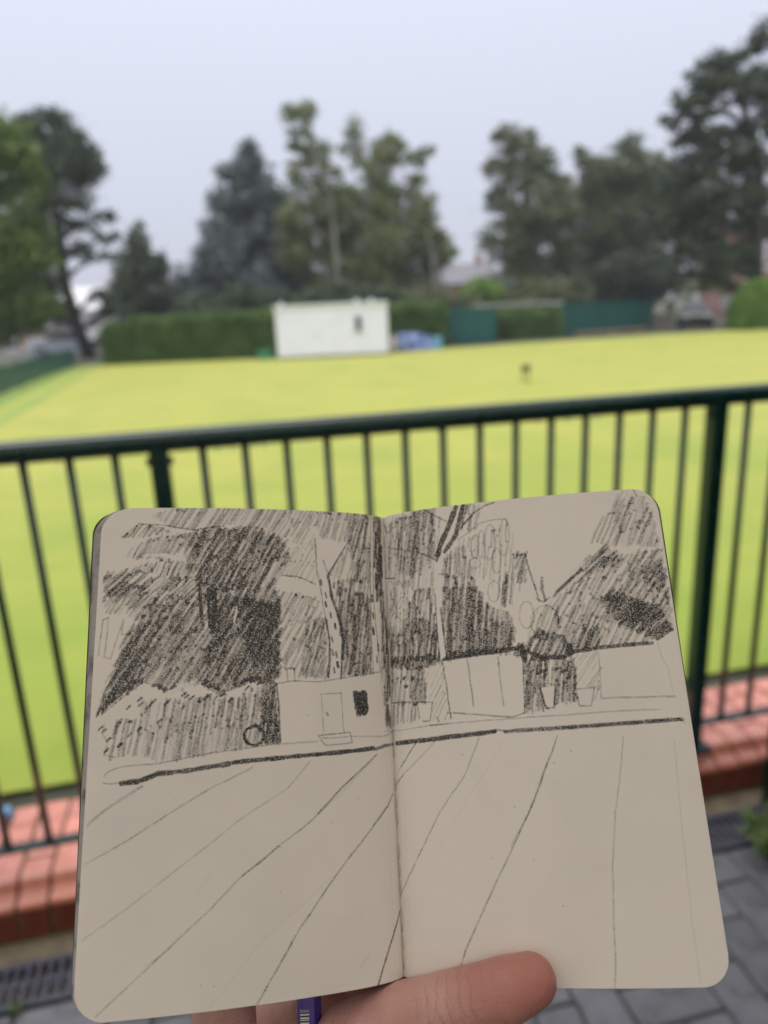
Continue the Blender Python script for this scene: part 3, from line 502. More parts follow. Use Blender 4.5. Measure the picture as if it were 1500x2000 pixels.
house('white_house', 'pale rendered house glimpsed behind the leaning cedar trunk', (-27.6, 71, -1.6), 7.2, 8, 4.2, 2.2, M['pale_render'], M['pale_render'], [(-2.6, 1.6, .9, 1.1), (1.4, 1.6, .9, 1.1)], .1)
house('slate_house', 'distant house with a lilac grey slate roof in the gap between trees', (9.8, 82, -.9), 7, 8, 4.6, 2.2, M['red_brick'], M['slate'], [(-2.2, 1.6, 1.1, 1.3), (1, 1.6, 1.1, 1.3)])
def car(name, label, loc, rz, paint):
    t = thing(name, label, 'car', loc, rz)
    body = [(-2.1, .25), (-2.12, .7), (-1.95, .86), (-1.0, .95), (1.55, .98), (2.0, .9), (2.1, .6), (2.08, .25)]
    ob('body', prism_me('body', body, -.86, .86, 'y', .05, 2), t, paint)
    cab = [(-1.05, .94), (-.35, 1.42), (1.0, 1.45), (1.6, .96)]
    ob('cabin', prism_me('cabin', cab, -.72, .72, 'y', .05, 2), t, M['car_glass']); ob('roof', prism_me('roof', [(-.33, 1.425), (1.0, 1.455), (.9, 1.49), (-.2, 1.475)], -.66, .66, 'y', .01, 1), t, paint)
    for x in (-1.3, 1.3):
        for y in (-.82, .82):
            wv, wf = tube_arrays([(x, y - .1, .31), (x, y + .1, .31)], .31, 20); wh = ob('wheel', mesh('wheel', wv, wf), t, M['black'])
            hv, hf = tube_arrays([(x, y - .105, .31), (x, y + .105, .31)], .18, 14); ob('rim', mesh('rim', hv, hf), wh, M['silver'])
    for y in (-.6, .6): ob('headlight', box_me('headlight', -2.14, -2.05, y - .17, y + .17, .62, .76, .02), t, M['silver'])
    return t
M['silver'] = mat('silver', (.45, .46, .48), None, rough=.3, metal=.6); M['car_glass'] = mat('car_glass', (.05, .055, .06), None, rough=.1, spec=.8)
car('parked_car', 'dark parked car facing the green between the gate pillar and bush', (19.4, 45.5, -.45), 1.25, mat('car_dark', (.02, .024, .026), None, rough=.25, coat=.5))
car('parked_car', 'pale blue grey parked car by the leaning cedar trunk', (-19.3, 46.5, -.45), .2, mat('car_pale', (.42, .46, .54), None, rough=.25, coat=.5))
gw = thing('garden_wall', 'low grey brown wall with stone pillars at the far gate', 'wall', (16.4, 43.6, GZ), .05); M['stone'] = mat('stone', (.20, .175, .155), (.27, .24, .215), 3, .85)
ob('pillar', box_me('pillar', .55, 1.05, -.1, .4, 0, 1.5, .02), gw, M['stone']); ob('pillar', box_me('pillar', 4.6, 5.1, -.1, .4, 0, 1.5, .02), gw, M['stone']); ob('wall', box_me('wall', -.4, .549, 0, .3, 0, .9), gw, M['stone']); ob('wall', box_me('wall', 5.101, 9, 0, .3, 0, .9), gw, M['stone'])
for x in (.5, 4.55): ob('pillar_cap', prism_me('pillar_cap', [(x - .04, 1.5), (x + .3, 1.68), (x + .64, 1.5)], -.16, .46, 'y'), gw, M['stone'])
gt = thing('gate', 'dark metal bar gate standing between the stone pillars', 'gate', (17.47, 43.7, GZ), .05)
for k in range(18): ob('bar', box_me('bar', .1 + k*.18, .125 + k*.18, -.012, .012, .12, 1.02), gt, M['iron'])
for z in (.14, .95): ob('cross_rail', box_me('cross_rail', .02, 3.3, .013, .035, z, z + .05), gt, M['iron'])
sg = thing('notice_board', 'small pale notice board on two posts near the bright bush', 'sign', (20.3, 43.2, GZ))
ob('board', box_me('board', -.42, .42, -.02, .02, .95, 1.7, .005), sg, mat('sign_face', (.52, .53, .56), (.6, .61, .63), 3, .5))
for x in (-.3, .26): ob('post', box_me('post', x, x + .05, .021, .06, 0, 1.72), sg, M['iron'])
sheet('road', [(-60, 46.5), (60, 46.5), (60, 53), (-60, 53)], GZ - .05, mat('asphalt', (.045, .045, .048), (.06, .06, .062), 2, .6))

# ------------------------------------------------------------------ damp air
hm = bpy.data.materials.new('damp_air'); hm.use_nodes = True; hn = hm.node_tree; hn.nodes.clear()
ho = hn.nodes.new('ShaderNodeOutputMaterial'); hv = hn.nodes.new('ShaderNodeVolumePrincipled'); hv.inputs['Color'].default_value = (.93, .95, 1, 1); hv.inputs['Density'].default_value = .0008
hn.links.new(hv.outputs[0], ho.inputs['Volume'])
hz = ob('haze', box_me('haze', -950, 950, -950, 950, -1.8, 15.5), None, hm, kind='stuff')
# ------------------------------------------------------------------ the sketchbook
BOOK = Matrix(((.9995, -.0003, .0303, -.0005), (.0259, .5307, -.8471, .1686), (-.0158, .8475, .5305, 1.3607), (0, 0, 0, 1)))
book = thing('sketchbook', 'small open sketchbook with a pencil drawing of trees, hedge and sheds', 'sketchbook')
book.matrix_world = BOOK
PW, PH, CR = .090, .140, .0075
def profile(s):
    """page cross-section: s (m) out from the spine -> (x, z), and the normal"""
    S = np.linspace(0, PW, 400); th = .2638 + .16*(1 - 2*S/PW) + .75*np.exp(-S/.0055)
    x = np.concatenate(([0], np.cumsum(np.cos(th[:-1])*np.diff(S)))); z = np.concatenate(([0], np.cumsum(np.sin(th[:-1])*np.diff(S))))
    ang = math.atan2(z[-1], x[-1]) - .2638; k = PW/math.hypot(x[-1], z[-1]); c_, s_ = math.cos(-ang), math.sin(-ang)
    X, Zz = k*(x*c_ - z*s_), k*(x*s_ + z*c_); TH = th - ang
    over = np.maximum(s - PW, 0)
    th_s = np.interp(s, S, TH)
    return np.interp(s, S, X) + over*np.cos(TH[-1]), np.interp(s, S, Zz) + over*np.sin(TH[-1]), th_s
def yrange(s, w, h0, h1, r):
    q = np.clip(s - (w - r), 0, r); d = r - np.sqrt(np.maximum(r*r - q*q, 0)); return h0 + d, h1 - d
def slab_me(name, side, top, thick, ext, exty, ny=24):
    w = PW + ext; s = np.concatenate((np.linspace(.0005, w - CR, 26), w - CR + CR*np.sin(np.linspace(0, math.pi/2, 10))[1:]))
    x, z, th = profile(s); y0, y1 = yrange(s, w, -exty, PH + exty, CR); V = []; n = len(s); T = np.linspace(0, 1, ny)
    for h in (top, top + thick):
        for i in range(n):
            X = side*(x[i] + math.sin(th[i])*h); Zz = z[i] - math.cos(th[i])*h
            for t in T: y_ = y0[i] + (y1[i] - y0[i])*t; V.append((X - side*max(ext, 0)*.5*(1 - y_/PH)*s[i]/w, y_, Zz))
    F = []; N = n*ny
    for i in range(n - 1):
        for j in range(ny - 1):
            a = i*ny + j; F.append((a, a + ny, a + ny + 1, a + 1)); F.append((N + a, N + a + 1, N + a + ny + 1, N + a + ny))
        F.append((i*ny, N + i*ny, N + (i + 1)*ny, (i + 1)*ny)); a = i*ny + ny - 1; F.append((a, a + ny, N + a + ny, N + a))
    for j in range(ny - 1):
        a = (n - 1)*ny + j; F.append((a, N + a, N + a + 1, a + 1)); F.append((j, j + 1, N + j + 1, N + j))
    bm = bmesh.new(); vv = [bm.verts.new(p) for p in V]
    for q in F: bm.faces.new([vv[i] for i in q])
    bmesh.ops.recalc_face_normals(bm, faces=bm.faces[:]); me = bpy.data.meshes.new(name); bm.to_mesh(me); bm.free(); return me
PAPER = (.83, .76, .705)
def paper_mat(name, drawn):
    m = bpy.data.materials.new(name); m.use_nodes = True; t = m.node_tree; b = t.nodes['Principled BSDF']; Lk = t.links.new
    b.inputs['Roughness'].default_value = .85; b.inputs['Specular IOR Level'].default_value = .2; b.inputs['Subsurface Weight'].default_value = 0
    tcn = t.nodes.new('ShaderNodeTexCoord')
    n1 = t.nodes.new('ShaderNodeTexNoise'); n1.inputs['Scale'].default_value = 28; n1.inputs['Detail'].default_value = 5
    r1 = t.nodes.new('ShaderNodeValToRGB'); r1.color_ramp.elements[0].color = (PAPER[0]*.94, PAPER[1]*.94, PAPER[2]*.95, 1); r1.color_ramp.elements[1].color = (*PAPER, 1)
    r1.color_ramp.elements[0].position = .3; r1.color_ramp.elements[1].position = .55
    tooth = t.nodes.new('ShaderNodeTexNoise'); tooth.inputs['Scale'].default_value = 2600; tooth.inputs['Detail'].default_value = 2.5; tooth.inputs['Roughness'].default_value = .7
    big = t.nodes.new('ShaderNodeTexNoise'); big.inputs['Scale'].default_value = 700; big.inputs['Detail'].default_value = 4
    for n in (n1, tooth, big): Lk(tcn.outputs['Object'], n.inputs['Vector'])
    Lk(n1.outputs[0], r1.inputs[0])
    bp = t.nodes.new('ShaderNodeBump'); bp.inputs['Strength'].default_value = .35; bp.inputs['Distance'].default_value = .00012
    Lk(big.outputs[0], bp.inputs['Height']); Lk(bp.outputs[0], b.inputs['Normal'])
    if drawn:
        at = t.nodes.new('ShaderNodeAttribute'); at.attribute_name = 'graphite'
        tt = t.nodes.new('ShaderNodeMapRange'); tt.inputs[1].default_value = .34; tt.inputs[2].default_value = .66; tt.inputs[3].default_value = 1.85; tt.inputs[4].default_value = .58      # the tooth of the paper
        g = t.nodes.new('ShaderNodeMath'); g.operation = 'MULTIPLY'; Lk(tooth.outputs[0], tt.inputs[0]); Lk(at.outputs['Fac'], g.inputs[0]); Lk(tt.outputs[0], g.inputs[1])
        cl = t.nodes.new('ShaderNodeMath'); cl.operation = 'POWER'; cl.use_clamp = True; cl.inputs[1].default_value = 1.4; Lk(g.outputs[0], cl.inputs[0])
        lim = t.nodes.new('ShaderNodeMath'); lim.operation = 'MULTIPLY'; lim.inputs[1].default_value = .975; Lk(cl.outputs[0], lim.inputs[0])
        mx = t.nodes.new('ShaderNodeMixRGB'); mx.inputs[2].default_value = (.020, .019, .019, 1); Lk(lim.outputs[0], mx.inputs[0]); Lk(r1.outputs[0], mx.inputs[1]); Lk(mx.outputs[0], b.inputs['Base Color'])
        rr = t.nodes.new('ShaderNodeMapRange'); rr.inputs[3].default_value = .85; rr.inputs[4].default_value = .5; Lk(lim.outputs[0], rr.inputs[0]); Lk(rr.outputs[0], b.inputs['Roughness'])
    else: Lk(r1.outputs[0], b.inputs['Base Color'])
    return m
M['paper'] = paper_mat('paper', False); M['drawn_paper'] = paper_mat('drawn_paper', True)
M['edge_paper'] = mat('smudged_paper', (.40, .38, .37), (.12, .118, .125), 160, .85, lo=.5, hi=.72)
M['cover'] = mat('cover', (.012, .012, .013), (.02, .02, .021), 60, .5, .3, 900)

# the drawing, in tenths of a millimetre on the open spread: areas of hatching (angle, spacing, width, weight; outline), single lines and paper left bare
HATCH = """
60 9 8 47;-765,20 -659,-6 -422,-10 -321,-7 -352,96 -423,61 -535,58 -630,76 -718,51
55 8 6 60;-850,95 -803,54 -731,66 -690,78 -782,92
60 8 8 52;-838,154 -807,114 -684,85 -669,142 -734,161 -812,167
62 8 9 57;-677,85 -576,71 -465,63 -352,103 -346,176 -389,249 -512,272 -620,239 -654,184
66 8 9 43;-656,99 -576,78 -465,70 -359,111 -353,176 -396,234 -513,258 -614,225
45 8 8 53;-899,203 -823,198 -772,180 -753,193 -764,228 -627,225 -533,272 -599,287 -717,295 -792,323 -889,277
30 6 8 47;-898,217 -829,205 -834,243 -763,255 -775,282 -882,277
70 8 6 60;-765,207 -734,165 -574,203 -627,232 -732,220
58 11 9 43;-894,284 -794,289 -626,280 -519,279 -376,319 -378,536 -465,542 -537,573 -621,533 -702,557 -772,531 -831,574 -888,625 -875,536 -827,402 -792,336 -886,324
60 9 11 41;-774,309 -626,294 -519,286 -376,319 -378,536 -465,542 -537,570 -621,533 -702,554 -772,531 -831,568 -883,616 -858,523 -814,402
68 8 9 47;-572,307 -478,292 -376,319 -385,543 -530,554 -615,527 -584,429
60 8 9 43;-492,271 -392,256 -372,326 -378,536 -438,542 -478,429
55 8 9 39;-815,376 -677,335 -636,415 -711,493 -784,531 -877,610 -848,479
60 11 6 34;-352,140 -258,100 -261,239 -367,216
62 9 8 43;-392,270 -326,276 -256,296 -230,416 -227,539 -330,531 -364,510 -376,333
75 8 8 43;-292,360 -236,360 -227,539 -316,531
80 8 9 52;-204,238 -145,230 -78,229 -85,527 -181,533 -176,402
85 8 9 43;-189,252 -81,287 -85,527 -177,533
72 9 8 43;-256,2 -68,1 -74,228 -152,237 -217,217 -164,142 -147,96 -250,85
78 8 8 39;-151,5 -68,1 -74,228 -137,230
62 12 8 43;-336,-2 -255,-6 -265,108 -331,117
85 6 9 90;-49,-6 -15,-7 -24,264 -35,272 -53,301 -56,213
86 6 9 69;-39,265 -21,261 -6,387 -7,590 -36,637 -44,521
70 6 8 64;-888,622 -873,573 -808,543 -772,524 -765,537 -801,559
20 6 9 64;-765,531 -702,557 -658,555 -633,539 -595,540 -537,573 -504,554 -465,529 -395,549 -395,559 -465,545 -504,570 -536,583 -595,553 -633,549 -658,566 -702,565
80 12 9 43;-845,647 -779,643 -775,594 -670,596 -581,585 -504,599 -465,568 -391,563 -376,724 -566,745 -714,764 -776,734 -847,746
84 9 8 34;-707,608 -581,591 -504,599 -391,569 -378,724 -566,742 -702,755
84 6 9 53;-432,565 -388,561 -376,727 -419,729
88 5 9 95;-146,592 -105,591 -101,648 -138,654
88 5 9 95;-143,593 -105,593 -102,648 -138,653
88 5 9 95;-36,643 -21,634 -12,657 -15,691 -29,700 -39,683
64 9 9 36;-627,221 -492,243 -392,234 -372,333 -532,320 -626,280
60 11 9 26;-627,239 -492,250 -392,249 -376,333 -519,320
82 8 8 39;7,35 218,0 205,168 186,290 25,229 15,117
80 8 9 43;62,16 194,-2 198,159 114,222 67,202
84 8 9 52;110,276 185,275 184,396 188,485 9,503 4,382 71,387
80 8 9 52;13,428 128,362 187,396 187,496 9,503
84 11 8 39;7,259 97,236 102,390 5,428
82 8 9 56;212,231 308,247 338,333 424,385 423,458 354,486 212,495 201,367
78 8 9 43;213,269 327,287 363,395 427,422 415,472 212,495
80 12 6 39;215,192 288,121 344,110 440,81 445,183 482,187 465,277 428,341 389,352 361,252 293,246
82 8 8 43;216,177 294,137 308,247 212,231
75 9 8 43;290,8 353,7 338,86 282,96
80 8 8 52;407,249 437,251 428,344 391,341
70 8 8 52;452,184 482,187 472,281 443,275
60 6 9 64;6,488 142,489 444,474 454,510 354,486 202,501 140,518 8,511
60 12 6 34;144,511 194,504 206,679 158,680 147,627
80 8 8 47;8,514 132,518 141,626 2,619
82 8 8 34;70,518 132,518 141,626 86,623
82 11 8 52;6,626 105,628 94,684 9,690
80 8 9 52;442,524 587,519 590,610 574,650 525,648 480,666 437,670
75 8 8 39;441,531 496,527 476,645 437,670
80 6 8 52;567,532 592,530 585,644 560,650
50 11 6 34;595,513 664,500 657,614 590,607
70 9 6 26;638,613 656,611 654,651 640,654
62 14 9 39;683,161 780,9 863,18 881,90 895,190 721,176
64 11 9 34;769,39 858,26 881,90 884,189 757,176
40 8 9 60;540,335 632,239 721,176 766,214 786,231 768,252 706,231 649,278 595,303
35 6 9 52;652,256 719,187 753,206 705,239 657,279
58 11 9 43;539,343 650,271 714,224 890,197 893,315 886,449 840,481 672,490 572,497 555,395
50 12 9 34;713,232 889,204 888,393 841,474 683,405
62 11 9 34;555,395 693,334 672,490 572,497
30 6 11 56;691,348 729,326 796,357 861,391 889,450 840,481 783,449 737,424
40 8 11 43;707,335 795,364 822,416 752,418
40 8 9 47;826,250 885,233 884,350 831,309
65 9 8 43;473,403 516,355 558,366 559,425 533,459 467,461
60 6 9 64;460,461 492,434 570,454 588,505 497,520 447,510
62 8 9 52;572,497 629,437 672,433 672,490
"""
LINES = """
4 76;-850,95 -803,52 -724,58 -637,73 -548,59
4 66;-747,63 -710,79
9 95;-617,246 -603,385
10 95;-590,262 -583,375
10 95;-580,259 -571,395
10 95;-570,262 -565,361
4 57;-617,242 -567,252 -513,265
4 76;-261,93 -257,203 -247,246 -235,332 -223,402 -218,471 -225,542
10 90;-221,217 -209,289 -192,338 -180,388 -175,430 -180,485
6 86;-178,430 -186,543
4 76;-234,166 -221,213
6 86;-143,92 -179,150 -217,209
6 76;-229,360 -220,430 -227,539
4 66;-62,1 -70,139 -77,287 -79,430 -76,531
4 76;-53,9 -64,272 -61,373 -54,458 -50,526
7 95;-245,232 -243,248
7 95;-230,274 -227,290
7 95;-231,303 -228,318
7 95;-216,338 -214,353
7 95;-202,373 -200,388
7 95;-213,415 -210,430
7 95;-212,456 -209,472
7 95;-200,463 -198,479
7 95;-197,494 -195,509
7 95;-208,511 -206,526
7 95;-71,277 -70,297
7 95;-70,335 -68,355
7 95;-71,385 -69,405
7 95;-55,438 -54,457
7 95;-62,476 -61,496
4 76;-367,218 -318,222 -262,246
3 48;-326,290 -284,286 -249,303
4 66;-354,514 -352,545
4 66;-333,510 -329,550
6 76;-357,511 -330,510
4 66;-133,513 -121,539
6 76;-146,500 -119,496
7 81;-810,612 -801,603
7 81;-780,591 -771,582
7 81;-777,604 -767,594
7 81;-755,613 -745,604
7 81;-740,598 -731,589
7 81;-706,605 -696,596
7 81;-700,599 -690,590
7 81;-657,581 -647,572
7 81;-650,587 -640,578
7 81;-634,591 -624,582
7 81;-593,592 -583,582
7 81;-587,589 -576,579
7 81;-561,589 -551,580
7 81;-548,586 -538,577
7 81;-525,603 -515,593
7 81;-476,568 -466,559
7 81;-443,556 -433,546
7 81;-873,674 -864,666
7 81;-803,689 -794,680
7 81;-777,674 -768,665
7 81;-723,654 -713,645
7 81;-829,715 -820,706
7 81;-885,668 -876,659
7 81;-860,699 -851,690
7 81;-864,729 -855,720
4 57;-882,628 -801,559 -765,537 -734,547 -702,564
4 48;-883,664 -869,653 -874,677 -858,701 -865,737 -835,744
7 90;-422,705 -425,717 -435,726 -448,730 -462,728 -474,721 -480,709 -480,697 -474,686 -462,679 -448,678 -434,683 -425,692 -422,705
6 86;-422,704 -425,716 -434,726 -447,730 -460,728 -471,720 -477,708 -477,695 -471,684 -460,676 -447,675 -434,680 -425,691 -422,704
7 90;-434,693 -435,685 -434,678 -429,671 -422,666 -413,664 -404,664 -396,667 -389,672 -384,679 -383,687 -384,695 -389,702 -396,707
6 81;-385,556 -379,628 -375,724
4 66;-391,555 -330,548 -262,553 -192,545 -121,533 -54,526
3 28;-52,527 -48,582 -41,636
3 66;-250,592 -248,644 -244,700
3 66;-252,590 -190,588
3 66;-188,586 -185,633 -182,702
7 86;-234,646 -231,653
4 71;-262,712 -163,707 -156,738 -239,742 -262,712
4 57;-252,720 -167,719
4 57;-862,796 -856,786 -845,779 -804,769 -714,767 -566,745 -399,730 -263,728
4 57;-160,719 -44,724 14,708
4 66;-864,812 -843,815 -814,813
14 76;-814,814 -773,812 -713,794 -628,790 -560,782 -503,775
12 57;-814,816 -772,815 -713,791
13 81;-503,775 -400,771 -267,766 -88,758
10 57;-267,767 -88,759
10 71;-80,761 -46,753 4,749
4 57;9,7 15,39
4 57;-898,453 -891,350 -876,343 -877,389 -882,460 -864,466 -832,350 -836,395 -814,395 -792,336
4 66;-37,589 -8,590
4 57;-4,212 43,220
7 86;-645,-5 -493,-9
9 42;-901,922 -848,880 -757,826
4 55;-898,1019 -783,962 -659,890 -563,838 -456,792
4 42;-893,1206 -776,1132 -593,1005 -489,931 -353,855 -289,785
4 55;-848,1386 -710,1274 -565,1156 -482,1079 -382,1010 -285,949 -191,863 -77,777
4 51;-482,1079 -429,1047 -382,1010 -375,1014
4 60;-267,931 -191,863 -77,777
3 34;-728,1280 -663,1239
3 34;-327,979 -199,883 -93,794
5 64;-450,1415 -365,1290 -325,1230 -241,1128 -191,1073 -102,986 -45,930 -21,898
5 64;-101,1401 -86,1365 -62,1314 -23,1251 -9,1227
6 10;-561,1394 -424,1244 -227,1104
18 7;-604,1112 -566,1073
38 4;-231,1238 -155,1215
5 17;-153,1346 -125,1323
32 4;-270,911 -147,852
4 51;0,882 39,846
3 10;-42,50 -42,62
3 10;40,50 40,62
3 20;-42,70 -42,82
3 20;40,70 40,82
3 20;-42,90 -42,102
3 20;40,90 40,102
3 20;-42,110 -42,122
3 20;40,110 40,122
3 20;-42,130 -42,142
3 20;40,130 40,142
3 20;-42,150 -42,162
3 20;40,150 40,162
3 20;-42,170 -42,182
3 20;40,170 40,182
3 10;-42,190 -42,202
3 10;40,190 40,202
3 20;-42,210 -42,222
3 20;40,210 40,222
3 20;-42,230 -42,242
3 20;40,230 40,242
3 20;-42,250 -42,262
3 20;40,250 40,262
3 20;-42,270 -42,282
3 20;40,270 40,282
3 20;-42,290 -42,302
3 20;40,290 40,302
3 20;-42,310 -42,322
3 20;40,310 40,322
3 10;-42,330 -42,342
3 10;40,330 40,342
3 20;-42,350 -42,362
3 20;40,350 40,362
3 20;-42,370 -42,382
3 20;40,370 40,382
3 20;-42,390 -42,402
3 20;40,390 40,402
3 20;-42,410 -42,422
3 20;40,410 40,422
3 20;-42,430 -42,442
3 20;40,430 40,442
3 20;-42,450 -42,462
3 20;40,450 40,462
3 10;-42,470 -42,482
3 10;40,470 40,482
3 20;-42,490 -42,502
3 20;40,490 40,502
3 20;-42,510 -42,522
3 20;40,510 40,522
3 20;-42,530 -42,542
3 20;40,530 40,542
3 20;-42,550 -42,562
3 20;40,550 40,562
3 20;-42,570 -42,582
3 20;40,570 40,582
3 20;-42,590 -42,602
3 20;40,590 40,602
3 10;-42,610 -42,622
3 10;40,610 40,622
3 20;-42,630 -42,642
3 20;40,630 40,642
3 20;-42,650 -42,662
3 20;40,650 40,662
3 20;-42,670 -42,682
3 20;40,670 40,682
3 20;-42,690 -42,702
3 20;40,690 40,702
3 20;-42,710 -42,722
3 20;40,710 40,722
3 20;-42,730 -42,742
3 20;40,730 40,742
3 10;-42,750 -42,762
3 10;40,750 40,762
3 20;-42,770 -42,782
3 20;40,770 40,782
3 20;-42,790 -42,802
3 20;40,790 40,802
3 20;-42,810 -42,822
3 20;40,810 40,822
3 20;-42,830 -42,842
3 20;40,830 40,842
3 20;-42,850 -42,862
3 20;40,850 40,862
3 20;-42,870 -42,882
3 20;40,870 40,882
3 10;-42,890 -42,902
3 10;40,890 40,902
3 20;-42,910 -42,922
3 20;40,910 40,922
3 20;-42,930 -42,942
3 20;40,930 40,942
3 20;-42,950 -42,962
3 20;40,950 40,962
3 20;-42,970 -42,982
3 20;40,970 40,982
3 20;-42,990 -42,1002
3 20;40,990 40,1002
3 20;-42,1010 -42,1022
3 20;40,1010 40,1022
3 10;-42,1030 -42,1042
3 10;40,1030 40,1042
3 20;-42,1050 -42,1062
3 20;40,1050 40,1062
3 20;-42,1070 -42,1082
3 20;40,1070 40,1082
3 20;-42,1090 -42,1102
3 20;40,1090 40,1102
3 20;-42,1110 -42,1122
3 20;40,1110 40,1122
3 20;-42,1130 -42,1142
3 20;40,1130 40,1142
3 20;-42,1150 -42,1162
3 20;40,1150 40,1162
3 10;-42,1170 -42,1182
3 10;40,1170 40,1182
3 20;-42,1190 -42,1202
3 20;40,1190 40,1202
3 20;-42,1210 -42,1222
3 20;40,1210 40,1222
3 20;-42,1230 -42,1242
3 20;40,1230 40,1242
3 20;-42,1250 -42,1262
3 20;40,1250 40,1262
3 20;-42,1270 -42,1282
3 20;40,1270 40,1282
3 20;-42,1290 -42,1302
3 20;40,1290 40,1302
3 10;-42,1310 -42,1322
3 10;40,1310 40,1322
3 20;-42,1330 -42,1342
3 20;40,1330 40,1342
3 20;-42,1350 -42,1362
3 20;40,1350 40,1362
17 81;202,163 221,114 249,61 274,7
15 76;226,154 266,102 298,1
7 76;198,183 206,160
4 76;32,115 104,134 158,155 196,179
4 76;162,-2 192,22 238,51
6 76;284,80 335,30 368,13 397,6
4 57;272,119 347,71 395,64 430,66 435,88
4 66;201,226 228,228
4 66;-6,208 17,217 46,221
4 48;55,-1 43,55 57,105
4 57;-4,5 26,61
4 76;185,290 184,396 187,498
5 81;200,337 203,397 209,495
13 81;202,499 263,494 354,488 436,479
17 90;440,477 446,517
13 76;456,493 498,513 562,516 589,504
12 71;589,502 671,494 742,491 822,489
4 71;193,502 203,587 210,679
4 71;272,502 277,577 281,648
4 71;367,503 368,583 371,650
4 71;440,524 433,643 430,673
4 71;200,663 292,673 392,685 433,674
4 66;-2,623 71,624 156,629 148,662 143,684 120,685
4 66;105,628 109,674
6 66;166,674 171,688
9 86;11,556 16,551
9 86;35,550 40,546
9 86;62,552 67,547
9 86;68,578 73,573
9 86;93,554 98,549
9 86;111,562 116,558
9 86;462,556 467,551
9 86;488,557 493,553
9 86;501,557 506,552
9 86;534,553 539,549
9 86;551,561 556,557
9 86;566,580 571,575
4 71;484,600 492,656 502,666
4 71;527,600 516,661
4 57;485,594 507,591 527,598
4 71;493,663 522,665
4 71;588,613 639,610 625,663 590,662 586,624
3 57;663,503 660,580 655,641
6 48;657,643 754,645 865,647
3 38;839,488 845,537 858,565 861,630
4 52;-41,710 66,707 142,698 231,694 392,689 548,686 701,682 819,683
4 48;201,696 142,698
14 76;21,748 138,740 250,731 338,724
10 57;21,748 138,740 250,731 338,724
6 57;339,719 374,725
12 66;367,726 502,723 641,719 871,713
9 57;537,723 641,719 878,713
4 66;865,709 881,722
4 48;337,149 334,167 329,180 323,186 317,184 313,173 312,156 314,137 318,121 324,111 330,109 335,116 337,131 337,149
4 48;389,139 385,165 377,186 369,195 361,191 356,174 355,149 357,121 363,97 372,82 380,79 387,90 390,111 389,139
4 48;435,128 430,156 423,178 415,187 409,183 404,166 403,139 406,110 412,84 420,67 428,64 434,76 436,99 435,128
4 48;403,202 399,221 394,236 387,243 381,240 376,228 375,210 377,190 382,172 388,161 395,159 400,167 403,182 403,202
4 48;355,143 352,165 347,181 342,188 337,185 334,172 333,152 335,130 339,110 345,98 350,96 354,104 356,121 355,143
4 48;337,204 334,211 328,217 320,219 312,217 306,212 303,204 304,196 308,190 315,186 323,185 331,189 335,196 337,204
4 48;45,278 41,300 32,316 22,324 12,320 4,306 0,286 1,263 7,243 17,230 28,228 37,238 43,255 45,278
4 48;79,281 75,302 67,318 58,325 48,322 41,308 37,289 39,266 44,247 53,235 63,233 72,242 78,259 79,281
4 48;100,329 96,347 87,360 75,366 64,363 54,352 50,334 51,315 58,299 68,289 81,288 91,295 98,310 100,329
4 48;487,383 482,402 474,416 463,423 453,420 445,407 442,389 445,369 451,351 461,340 472,339 481,347 486,363 487,383
4 48;391,300 387,316 380,327 371,332 362,329 356,320 353,305 355,289 360,275 368,266 378,265 386,272 390,284 391,300
6 66;478,186 485,233 497,287 506,340
10 66;522,267 519,304 525,341
5 57;500,332 517,344 540,332
4 52;559,410 551,434 536,451 516,459 497,454 482,439 475,416 478,391 489,370 508,357 528,355 546,366 557,386 559,410
4 48;600,326 648,285
4 57;833,-1 841,24
5 60;-104,1403 -82,1358 -59,1313 -32,1260 -9,1226
4 55;1,1191 42,1134 155,951 201,892 238,848 289,742
5 55;185,1361 205,1317 232,1269 337,1087 395,987 433,922 475,834 518,744
5 34;357,1044 414,958 445,893 487,804
4 47;596,1402 609,1314 613,1248 629,1098 654,958 679,864 703,753
3 32;818,1396 819,1313 819,1248 827,1067 835,905 844,774
4 55;94,748 56,794 14,840
4 42;75,771 37,817
4 42;154,747 81,811 -1,875
4 51;-99,980 -64,944 -42,930 -19,897
4 10;363,753 240,916 147,1048
38 5;272,834 296,925
51 4;441,855 500,895
6 42;0,1206 6,1241
4 51;499,818 502,820
4 51;551,788 553,789
4 51;483,1197 485,1199
4 51;376,937 378,938
4 51;300,1074 302,1075
4 51;235,786 237,788
4 51;416,1078 418,1079
4 48;-292,650 -290,651
4 48;-594,610 -592,612
4 42;-377,1130 -375,1131
4 42;-226,960 -224,962
4 42;-145,897 -143,899
4 42;-667,865 -665,866
4 42;-553,1342 -551,1344
4 42;-587,1336 -585,1337
"""
BARE = """
-251,246 -233,239 -210,317 -194,388 -188,541 -225,542 -218,471 -223,402 -235,332
-64,1 -54,1 -64,272 -63,373 -56,458 -52,524 -77,531 -79,430 -77,287
-354,512 -333,510 -330,545 -351,546
-799,153 -734,158 -681,170 -688,156 -721,147
-598,362 -565,334 -624,389
-505,313 -502,334 -512,375 -515,361
-302,131 -288,145 -296,175
485,604 527,600 515,657 498,663 491,632
195,171 209,172 198,337 201,397 207,497 189,500 186,396 186,290
"""
